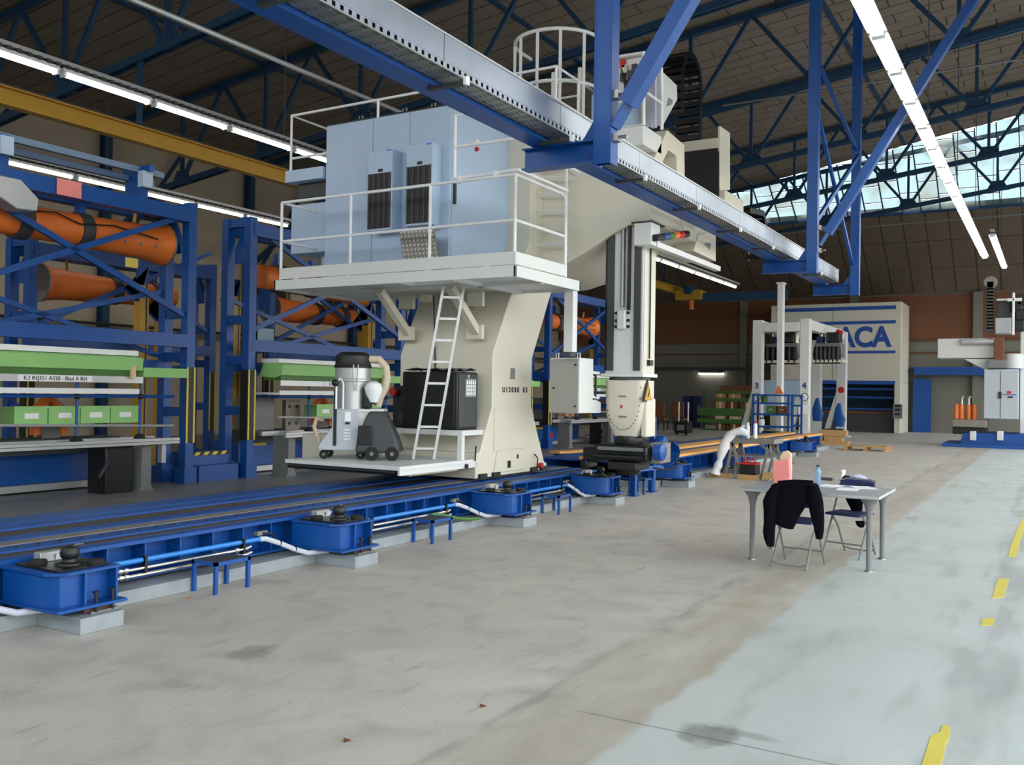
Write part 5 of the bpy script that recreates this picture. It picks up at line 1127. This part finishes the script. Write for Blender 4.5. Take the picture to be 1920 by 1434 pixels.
for i, (dx, dy, w, d, h, lab) in enumerate(((.02, .03, .4, .36, .1, 'pale wooden board under the toolbox'), (.15, .66, .18, .44, .08, 'wooden offcut below the hanging plastic film'), (-.08, -.42, .2, .26, .16, 'brown wooden block beside the toolbox'))):
    one('wood_offcut', MB().box(p.x + dx - w / 2, p.x + dx + w / 2, p.y + dy - d / 2, p.y + dy + d / 2, 0, h), 'wood', lab, 'wood')
# pallet
pa = T('wooden_pallet', 'wooden pallet lying on the concrete floor before the end wall press', 'pallet', (30.9, 5.05, 0))
for j in range(7): MB().box(30.4 + j * .13, 30.5 + j * .13, 4.42, 5.7, .12, .145).build('deck_board', 'wood', pa)
for y in (4.42, 5.0, 5.58):
    MB().box(30.4, 31.3, y, y + .1, .0, .022).build('bottom_board', 'wood', pa)
    for x in (30.4, 30.8, 31.16): MB().box(x, x + .14, y, y + .12, .022, .12).build('block', 'wood', pa)
# ------------------------------------------------------------------ press with blue lettering at the end wall
xp = 46.0
yl, yr = PX(1445, 640, xp).y, PX(1690, 640, xp).y
zT = PX(1690, 565, xp).z; zD = PX(1690, 716, xp).z; xd = min(PY(1712, 640, yr).x, XB - .4)
pr = T('press_booth', 'tall cream press housing with blue stripes and lettering by the end wall', 'press', (47, (yl + yr) / 2, 0))
yo1, yo0 = PX(1500, 760, xp).y, PX(1676, 760, xp).y
MB().box(xp, xd, yr, yl, zD, zT).build('upper_body', 'cream', pr, bev=.03)
MB().box(xp, xd, yr, yo0, 0, zD).build('side_leg', 'cream', pr, bev=.03); MB().box(xp, xd, yo1 + .3, yl, 0, zD).build('side_leg', 'cream', pr, bev=.03)
MB().box(xd - .2, xd, yo0, yo1 + .3, 0, zD).build('back_panel', 'blue_dark', pr)
for v0, v1 in ((572, 579), (600, 606), (657, 662), (714, 721)):
    a, b = PX(1688, v0, xp), PX(1688, v1, xp); MB().box(xp - .02, xp, yr + .25, yl - .3, b.z, a.z).build('stripe', 'text_blue', pr)
a = PX(1618, 649, xp); letters('ACA', 1.3, (xp - .01, a.y - .02, a.z), '-x', 'text_blue', pr, .80, sx=.9, bold=.05)
for v in (590, 640, 690): a = PX(1688, v, xp); 
MB().box(xp - .01, xp, PX(1562, 600, xp).y - .01, PX(1562, 600, xp).y + .01, zD, zT).build('panel_seam', 'midgrey', pr)
rl = T('press_table', 'dark press bed with blue rails inside the opening', 'machine bed', (46.8, 8.2, 0))
MB().box(46.4, 47.6, yo0 + .1, yo1 + .2, .0, .9).build('bed', 'darkgrey', rl)
for z in (1.05, 1.6, 2.0): MB().box(46.3, 46.4, yo0 + .05, yo1 + .2, z, z + .1).build('rail', 'blue', rl)
MB().box(46.35, 47.5, yo0 + .1, yo1 + .2, .9, 1.0).build('bed_top', 'brown', rl)
cbp = PX(1683, 770, xp - .05)
pcx = T('press_controls', 'small dark switch panel on the press leg', 'switch panel', (xp - .05, cbp.y, cbp.z - .4))
MB().box(xp - .08, xp, cbp.y - .2, cbp.y + .2, cbp.z - .35, cbp.z + .3).build('panel', 'midgrey', pcx)
for z in (-.2, .0, .18): MB().box(xp - .1, xp - .08, cbp.y - .12, cbp.y + .12, cbp.z + z, cbp.z + z + .1).build('switch', 'black', pcx)
one('blue_wall_beam', MB().box(XB - .8, XB - .5, -2, yr - .3, PX(1800, 703, XB - .8).z, PX(1800, 688, XB - .8).z), 'blue', 'blue horizontal beam between the press and the far milling machine', 'beam')
one('blue_screen_wall', MB().box(xd + .05, xd + .2, yr - 1.0, yr - .2, 0, 2.6), 'blue', 'narrow blue screen standing beside the press', 'screen')
sl = PZ(1748, 808, 0); ss = T('wooden_stool', 'small yellow wooden stool with a blue bag against the wall', 'stool', (sl.x, sl.y, 0))
for a in (-.2, .2):
    for b in (-.2, .2): MB().bar((sl.x + a, sl.y + b, 0), (sl.x + a * .6, sl.y + b * .6, .75), .05).build('leg', 'yellow', ss)
MB().box(sl.x - .2, sl.x + .2, sl.y - .2, sl.y + .2, .75, .8).build('seat', 'wood', ss)
one('blue_bag', MB().ball((sl.x, sl.y, 1.06), .26, 12, 1.0), 'navy', 'dark blue bag resting on the wooden stool', 'bag')
# ------------------------------------------------------------------ white gantry with hanging drilling units
wg = T('white_gantry', 'white portal gantry with numbered legs in front of the press', 'gantry', (33, 8, 0))
xg = 33.6
def leg(u, x, vt, n=None):
    a, b = PX(u - 9, 700, x), PX(u + 9, 700, x); zt2 = PX(u, vt, x).z
    l_ = MB().box(x, x + .35, b.y, a.y, 0, zt2).build('leg', 'white', wg, bev=.02)
    MB().prism([(a.y, 1.9), (a.y + .55, 0), (a.y + .35, 0), (a.y, 1.3)], 'x', x + .05, x + .3).build('leg_brace', 'white', l_)
    MB().box(x - .1, x + .5, b.y - .15, a.y + .2, 0, .06).build('foot', 'white', l_)
    if n:
        c = PX(u, 728, x); text(n, .3, (x - .01, c.y, c.z), '-x', 'text_blue', l_, bold=.008, name='number')
        c = PX(u, 736, x); MB().lathe([(.15, -.012), (.15, -.006)], (x, c.y, c.z - .16), 18, 'x').build('sign_ring', 'text_black', l_); MB().lathe([(.125, -.016), (.125, -.01)], (x, c.y, c.z - .16), 18, 'x').build('sign_face', 'paper', l_)
        MB().bar((x - .018, c.y - .04, c.z - .24), (x - .018, c.y + .04, c.z - .08), .03, .006).build('sign_symbol', 'text_black', l_)
    return a, b, zt2
l3 = leg(1419, xg, 600, '3'); l4 = leg(1508, xg, 597, '4'); l5 = leg(1577, 40.0, 622); l6 = leg(1530, 40.0, 622)
MB().box(xg, xg + .35, l4[0].y, l3[1].y, l4[2] - .45, l4[2] - .12).build('cross_beam', 'white', wg, bev=.02)
for l_ in (l4, l3): MB().bar((xg + .2, l_[0].y - .15, l4[2] - .2), (40.1, l_[0].y - .15, l4[2] - .2), .3, .35).build('long_beam', 'white', wg)
MB().box(40.0, 40.35, l5[0].y, l3[1].y, l4[2] - .4, l4[2] - .1).build('cross_beam', 'white', wg)
a = PX(1508, 760, xg); MB().box(xg - .03, xg, a.y - .2, a.y + .2, a.z - .3, a.z + .02).build('sign_board', 'paper', wg)
c = PX(1577, 731, 40.0); MB().lathe([(.13, -.02), (.13, -.01)], (40.0, c.y, c.z), 16, 'x').build('no_entry_sign', 'red', wg)
for a_, b_, x_ in ((1430, 1502, xg + 1.2), (1522, 1582, xg + 2.6)):
    y1, y0 = PX(a_, 660, x_).y, PX(b_, 660, x_).y; ym = (y0 + y1) / 2
    du = T('drilling_unit', 'dark multi spindle drilling unit hanging in the ' + ('numbered leg bay' if a_ < 1500 else 'bay beside the lettering') + ' of the white gantry', 'drilling unit', (x_, ym, 2.6))
    zu = PX(1540, 655, x_).z
    MB().box(x_, x_ + .8, y0 + .1, y1 - .1, zu - .25, zu + .25).build('spindle_block', 'midgrey', du, bev=.04)
    MB().box(x_ - .2, x_ + .9, y0, y1, zu - .5, zu - .4).build('lower_plate', 'cream', du)
    for j in range(6): MB().lathe([(.1, zu - .55), (.13, zu - .2), (.1, zu + .1)], (x_ - .1, y0 + .2 + j * (y1 - y0 - .4) / 5, 0), 10).build('spindle', 'blackmetal', du)
    for y in (y0 + .25, y1 - .3): MB().tube([(x_ + .3, y, zu + .2), (x_ + .3, y, l4[2] - .2)], .08, 8).build('lift_rod', 'chrome', du)
    MB().box(x_ + .1, x_ + .6, ym - .42, ym + .08, zu + .25, zu + .66).build('motor', 'black', du, bev=.05); MB().box(x_ + .1, x_ + .5, ym + .2, ym + .45, zu + .25, zu + .5).build('valve_block', 'navy', du)
    MB().lathe([(.12, 0), (.12, .3)], (x_ + .2, ym - .35, zu + .65), 10, 'x').build('filter', 'red', du)
    MB().tube([(x_ + .1, ym, zu + .6), (x_ - .2, ym - .05, zu + .62), (x_ - .1, ym + .0, zu + .3)], .04, 8).build('hose', 'black', du)
MB().box(xg + 1.0, xg + 1.2, PX(1500, 750, xg + 1).y, PX(1430, 750, xg + 1).y, PX(1460, 735, xg + 1).z - .8, PX(1460, 713, xg + 1).z).build('shield_plate', 'cabgrey', wg)
pw = PX(1463, 700, 32.6); po = T('white_pole', 'tall plain white square pole standing before the white gantry', 'pole', (32.6, pw.y, 0))
MB().box(32.45, 32.75, pw.y - .095, pw.y + .095, 0, PX(1463, 533, 32.6).z).build('shaft', 'white', po, bev=.01); MB().box(32.4, 32.8, pw.y - .13, pw.y + .13, PX(1463, 533, 32.6).z, PX(1463, 533, 32.6).z + .05).build('cap', 'white', po)
MB().prism([(pw.y - .16, 1.75), (pw.y + .16, 1.75), (pw.y, 2.03)], 'x', 32.43, 32.45).build('warning_sign', 'orange', po)
# blue storage rack before the gantry
bx0 = 31.2; ya_, yb_ = PX(1412, 780, bx0).y, PX(1478, 780, bx0).y; zr = PX(1445, 739, bx0).z
br = T('storage_rack', 'blue open storage rack with a ladder side by the gantry', 'rack', (bx0, (ya_ + yb_) / 2, 0))
for y in (ya_, yb_):
    for x in (bx0, bx0 + .6): MB().box(x - .03, x + .03, y - .03, y + .03, 0, zr).build('upright', 'blue', br)
for f in (.12, .38, .62, .84, 1.0): MB().box(bx0 - .03, bx0 + .63, yb_, ya_, zr * f - .06, zr * f).build('shelf', 'blue', br)
for j in range(6):
    f = (.38, .62, .62, .12, .12, .84)[j]; y = ya_ - .2 - (j * .37) % (ya_ - yb_ - .3); bi = T('shelf_item', ('pale cylinder pot on the upper shelf of the storage rack', 'green tool case on the middle shelf of the storage rack', 'brown box on the middle shelf of the storage rack', 'black box on the bottom shelf of the storage rack', 'dark crate at the end of the bottom rack shelf', 'green coil on the second highest rack shelf')[j], 'stored item', (bx0 + .3, y, zr * f))
    mm = ('white_plain', 'green_dark', 'brown', 'black', 'darkgrey', 'green_dark')[j]
    if j in (0, 5): MB().lathe([(.1, zr * f), (.12, zr * f + .1), (.1, zr * f + .22)], (bx0 + .3, y, 0), 12).build('body', mm, bi); MB().lathe([(.06, zr * f + .22), (.05, zr * f + .27)], (bx0 + .3, y, 0), 10).build('lid', 'darkgrey', bi)
    else: MB().box(bx0 + .1, bx0 + .5, y - .16, y + .16, zr * f, zr * f + .26).build('body', mm, bi, bev=.02); MB().box(bx0 + .09, bx0 + .1, y - .06, y + .06, zr * f + .12, zr * f + .16).build('handle', 'alu', bi)
yc_ = yb_ - .28
for y in (yb_ - .12, yc_ - .15): MB().box(bx0 - .03, bx0 + .03, y - .03, y + .03, 0, zr).build('ladder_side', 'blue', br)
for i in range(6): MB().box(bx0 - .02, bx0 + .02, yc_ - .15, yb_ - .12, zr * i / 5.2, zr * i / 5.2 + .06).build('ladder_rung', 'blue', br)
# green shelving with boxes at the end wall
gx = 42.5; ya_, yb_ = PX(1308, 770, gx).y, PX(1412, 770, gx).y
gs = T('green_shelving', 'long dark green shelving with stacked boxes near the end wall', 'shelving', (gx, (ya_ + yb_) / 2, 0))
zz_ = [PX(1380, v, gx).z for v in (806, 786, 766, 746, 733)]
for z, h in zip(zz_, (.35, .2, .35, .15, .12)): MB().box(gx - .05, gx + .9, yb_, ya_ - (0 if z < 1.5 else .9), max(z - h, .02), z).build('shelf', 'green_dark', gs)
for y in (ya_ - .05, (ya_ + yb_) / 2, yb_ + .1): MB().box(gx + .72, gx + .82, y - .05, y + .05, 0, zz_[-1]).build('upright', 'green_dark', gs)
for j in range(16):
    sfi = j % 4; z = zz_[sfi]; y = ya_ - 1.0 - (j // 4) * .66 - random.uniform(0, .15)
    if y > yb_ + .3:
        bx_ = T('cardboard_box', 'small brown box stored on the dark green shelving', 'box', (gx + .3, y, z), 'boxes on the green shelving')
        hgt = min(.36, .9 * ((zz_[sfi + 1] - (.2, .35, .15, .12)[sfi]) - z)); hgt = max(hgt, .12)
        MB().box(gx + .02, gx + .5, y - .22, y + .22, z, z + hgt).build('carton', random.choice(('wood', 'brown', 'tan')), bx_); MB().box(gx + .015, gx + .022, y - .05, y + .05, z, z + hgt).build('tape', 'tan', bx_)
one('shelf_top_board', MB().box(gx, gx + .8, yb_, ya_ - 1.1, zz_[-1], zz_[-1] + .25), 'brown', 'brown board stack on top of the green shelving', 'board')
# desks, chairs and cabinets on the left of the shelving
cbx = 44.5
for i, (u, m_) in enumerate(((1288, 'navy'), (1306, 'navy'))):
    a = PX(u - 8, 765, cbx); b = PX(u + 8, 765, cbx); t = T('metal_locker', 'dark blue metal locker against the end wall', 'locker', (cbx, (a.y + b.y) / 2, 0), 'blue lockers')
    zt3 = PX(u, 742, cbx).z; MB().box(cbx, cbx + .5, b.y, a.y, 0, zt3).build('body', m_, t, bev=.01); MB().box(cbx - .015, cbx, b.y + .03, a.y - .03, .1, zt3 - .05).build('door', m_, t); MB().box(cbx - .03, cbx - .015, b.y + .08, b.y + .12, 1.0, 1.15).build('handle', 'alu', t)
one('wall_screen', MB().box(XB - .1, XB - .03, PX(1274, 750, XB).y, PX(1262, 750, XB).y, PX(1268, 755, XB).z, PX(1268, 745, XB).z), 'midgrey', 'small framed notice on the end wall', 'notice')
for i, u in enumerate((1239, 1275)):
    p = PZ(u, 806, 0); t = T('office_chair', 'brown padded chair ' + ('beside the blue stand' if i == 0 else 'next to the blue lockers'), 'chair', (p.x, p.y, 0))
    MB().box(p.x - .3, p.x + .3, p.y - .28, p.y + .28, .45, .55).build('seat', 'brown', t, bev=.03); MB().box(p.x - .34, p.x - .26, p.y - .28, p.y + .28, .6, 1.3).build('backrest', 'brown', t, bev=.03)
    for a in (-.25, .25):
        for b in (-.24, .24): MB().bar((p.x + a, p.y + b, 0), (p.x + a, p.y + b, .47), .04).build('leg', 'black', t)
    MB().bar((p.x - .3, p.y - .2, .5), (p.x - .3, p.y - .2, .7), .04).bar((p.x - .3, p.y + .2, .5), (p.x - .3, p.y + .2, .7), .04).build('back_support', 'black', t)
p = PZ(1281, 815, 0); wl_ = T('welding_set', 'black wheeled power unit with two pale uprights on the floor', 'power unit', (p.x, p.y, 0))
MB().box(p.x - .3, p.x + .3, p.y - .3, p.y + .3, .08, .55).build('case', 'black', wl_, bev=.03); MB().box(p.x - .32, p.x - .3, p.y - .15, p.y + .15, .2, .42).build('panel', 'midgrey', wl_)
for y in (-.2, .2): MB().tube([(p.x, p.y + y, .5), (p.x, p.y + y, 1.35)], .03, 6).build('upright', 'white_plain', wl_); MB().lathe([(.08, -.03), (.08, .03)], (p.x - .2, p.y + y, .08), 10, 'y').build('wheel', 'rubber', wl_)
# small parts around the gantry feet
p = PZ(1562, 826, 0); ba = T('battery_box', 'black ribbed box at the rear gantry leg', 'box', (p.x, p.y, 0)); MB().box(p.x - .3, p.x + .3, p.y - .32, p.y + .32, 0, .45).build('case', 'black', ba, bev=.02)
for j in range(5): MB().box(p.x - .32, p.x - .3, p.y - .28 + j * .13, p.y - .22 + j * .13, .05, .4).build('rib', 'darkgrey', ba)
p = PZ(1540, 832, 0); p.y -= .42; one('timber_stack', MB().box(p.x - .2, p.x + .3, p.y - .5, p.y + .5, 0, .12).box(p.x - .15, p.x + .25, p.y - .3, p.y + .3, .12, .3).box(p.x - .2, p.x + .2, p.y - .45, p.y + .45, .3, .5), 'wood', 'pale timber stack between the gantry legs', 'timber')
for i, (u, v) in enumerate(((1533, 775), (1574, 785))):
    p = PX(u, v, 37.0); one('blue_tarpaulin', MB().loft([ring(p.z - .3, 36.9, 37.1, p.y - .14, p.y + .16, .05), ring(p.z + .0, 36.9, 37.1, p.y - .22, p.y + .2, .06), ring(p.z + .2, 36.95, 37.1, p.y - .12, p.y + .2, .05), ring(p.z + .6, 37.0, 37.1, p.y - .03, p.y + .08, .02)]), 'blue', 'blue folded cover hanging ' + ('beside leg four' if i == 0 else 'at the rear gantry leg'), 'cover')
# ------------------------------------------------------------------ second milling machine at the right edge
m2 = T('column_milling_machine', 'white milling machine with blue base at the far end of the lane', 'milling machine', (36.5, 1.5, 0))
xm = 35.6
def q2(u, v, x=xm): return PX(u, v, x)
def slab(u0, v0, u1, v1, x0, x1, n, m, par=m2, bev=.02):
    a, b = q2(u0, v0, x0), q2(u1, v1, x0); return MB().box(x0, x1, b.y, a.y, b.z, a.z).build(n, m, par, bev=bev)
bsz = q2(1850, 812).z
MB().box(xm - .3, xm + 2.4, -1.6, q2(1768, 830).y, 0, .12).build('bed_plate', 'blue', m2)
MB().prism([(q2(1800, 838).y, .1), (q2(1806, 815).y, bsz), (-1.5, bsz), (-1.5, .1)], 'x', xm, xm + 2.2).build('base', 'blue', m2, bev=.02)
for u in (1824, 1875): slab(u - 6, 808, u + 6, 826, xm - .08, xm + .1, 'foot_clamp', 'white', m2)
cbn = slab(1845, 692, 1909, 786, xm, xm + 1.6, 'cabinet', 'vacgrey'); a = q2(1876, 740)
MB().box(xm - .012, xm - .002, a.y - .008, a.y + .008, q2(1876, 784).z, q2(1876, 696).z).build('door_seam', 'darkgrey', cbn); MB().box(xm - .05, xm, a.y - .03, a.y + .06, a.z - .12, a.z + .1).build('handle', 'black', cbn)
for (u0, v0, u1, v1, m_) in ((1888, 733, 1896, 738, 'red'), (1880, 739, 1906, 741, 'text_blue'), (1889, 743, 1899, 746, 'text_black')):
    a_, b_ = q2(u0, v0), q2(u1, v1); MB().box(xm - .014, xm, b_.y, a_.y, b_.z, a_.z).build('maker_plate', m_, cbn)
slab(1785, 786, 1850, 802, xm - .1, xm + 1.0, 'table', 'railgrey'); slab(1786, 800, 1850, 815, xm + .1, xm + .9, 'saddle', 'black')
slab(1758, 635, 1868, 671, xm + .3, xm + 1.3, 'overarm', 'white'); MB().prism([(q2(1805, 672).y, q2(1805, 672).z), (q2(1845, 692).y, q2(1845, 692).z), (q2(1868, 692).y, q2(1845, 692).z), (q2(1868, 672).y, q2(1868, 672).z)], 'x', xm + .35, xm + 1.2).build('gusset', 'white', m2)
a_, b_ = q2(1802, 640), q2(1870, 640); MB().tube([(xm + .2, a_.y, a_.z), (xm + .2, b_.y, b_.z)], .12, 12).build('motor_tube', 'alu', m2)
slab(1866, 596, 1896, 625, xm + .2, xm + .9, 'control_case', 'vacgrey'); slab(1868, 564, 1895, 596, xm + .4, xm + .9, 'drive_box', 'darkgrey')
ce = MB(); a_ = q2(1858, 530); ce_y = q2(1858, 600).y
for i in range(15):
    t = i / 14; z0 = q2(1858, 622).z + (q2(1858, 536).z - q2(1858, 622).z) * t; l_ = MB().box(xm + .1, xm + .5, ce_y - .06, ce_y + .14, z0, z0 + .16).build('chain_link', 'darkgrey', m2)
MB().lathe([(.2, 0), (.22, .2), (.2, .4)], (xm + .1, ce_y + .04, q2(1858, 536).z + .15), 14, 'x').build('chain_arch', 'railgrey', m2)
slab(1898, 548, 1902, 628, xm - .1, xm, 'riser_pipe', 'white_plain'); slab(1888, 559, 1916, 564, xm - .1, xm, 'riser_bar', 'white_plain'); slab(1868, 560, 1892, 563, xm + .2, xm + .3, 'riser_bar', 'white_plain')
slab(1864, 632, 1882, 676, xm - .1, xm + .2, 'wire_loom', 'brown'); slab(1852, 674, 1888, 690, xm - .1, xm + .5, 'junction_box', 'midgrey'); a_ = q2(1900, 690)
MB().lathe([(.3, a_.z), (.3, q2(1900, 664).z), (.34, q2(1900, 662).z)], (xm + .5, a_.y, 0), 16).build('hydraulic_tank', 'white', m2)
MB().box(xm + .6, xm + 2.2, -1.6, q2(1905, 700).y - .1, bsz, q2(1905, 580).z).build('column', 'white', m2, bev=.03)
for u, v in ((1906, 575), (1914, 590), (1910, 610), (1917, 562)): a_ = q2(u, v, xm + .3); MB().box(xm + .2, xm + .6, a_.y - .18, a_.y + .18, a_.z - .2, a_.z + .2).build('gear_unit', 'black', m2, bev=.05)
for i, u in enumerate((1793, 1803, 1816, 1827)):
    a_ = q2(u, 786, xm + .3); a_.z = q2(1795, 786, xm - .1).z; t = T('tool_holder', 'orange tool holder standing on the far machine table', 'tool holder', (xm + .3, a_.y, a_.z), 'orange tool holders')
    MB().lathe([(.072, a_.z), (.078, a_.z + .3), (.068, a_.z + .52)], (xm + .3, a_.y, 0), 10).build('sleeve', 'orange', t)
    if i in (1, 2): MB().tube([(xm + .3, a_.y, a_.z + .5), (xm + .3, a_.y, a_.z + .75), (xm + .3, a_.y - .06, a_.z + .82)], .05, 8).build('tool_tip', 'chrome', t)
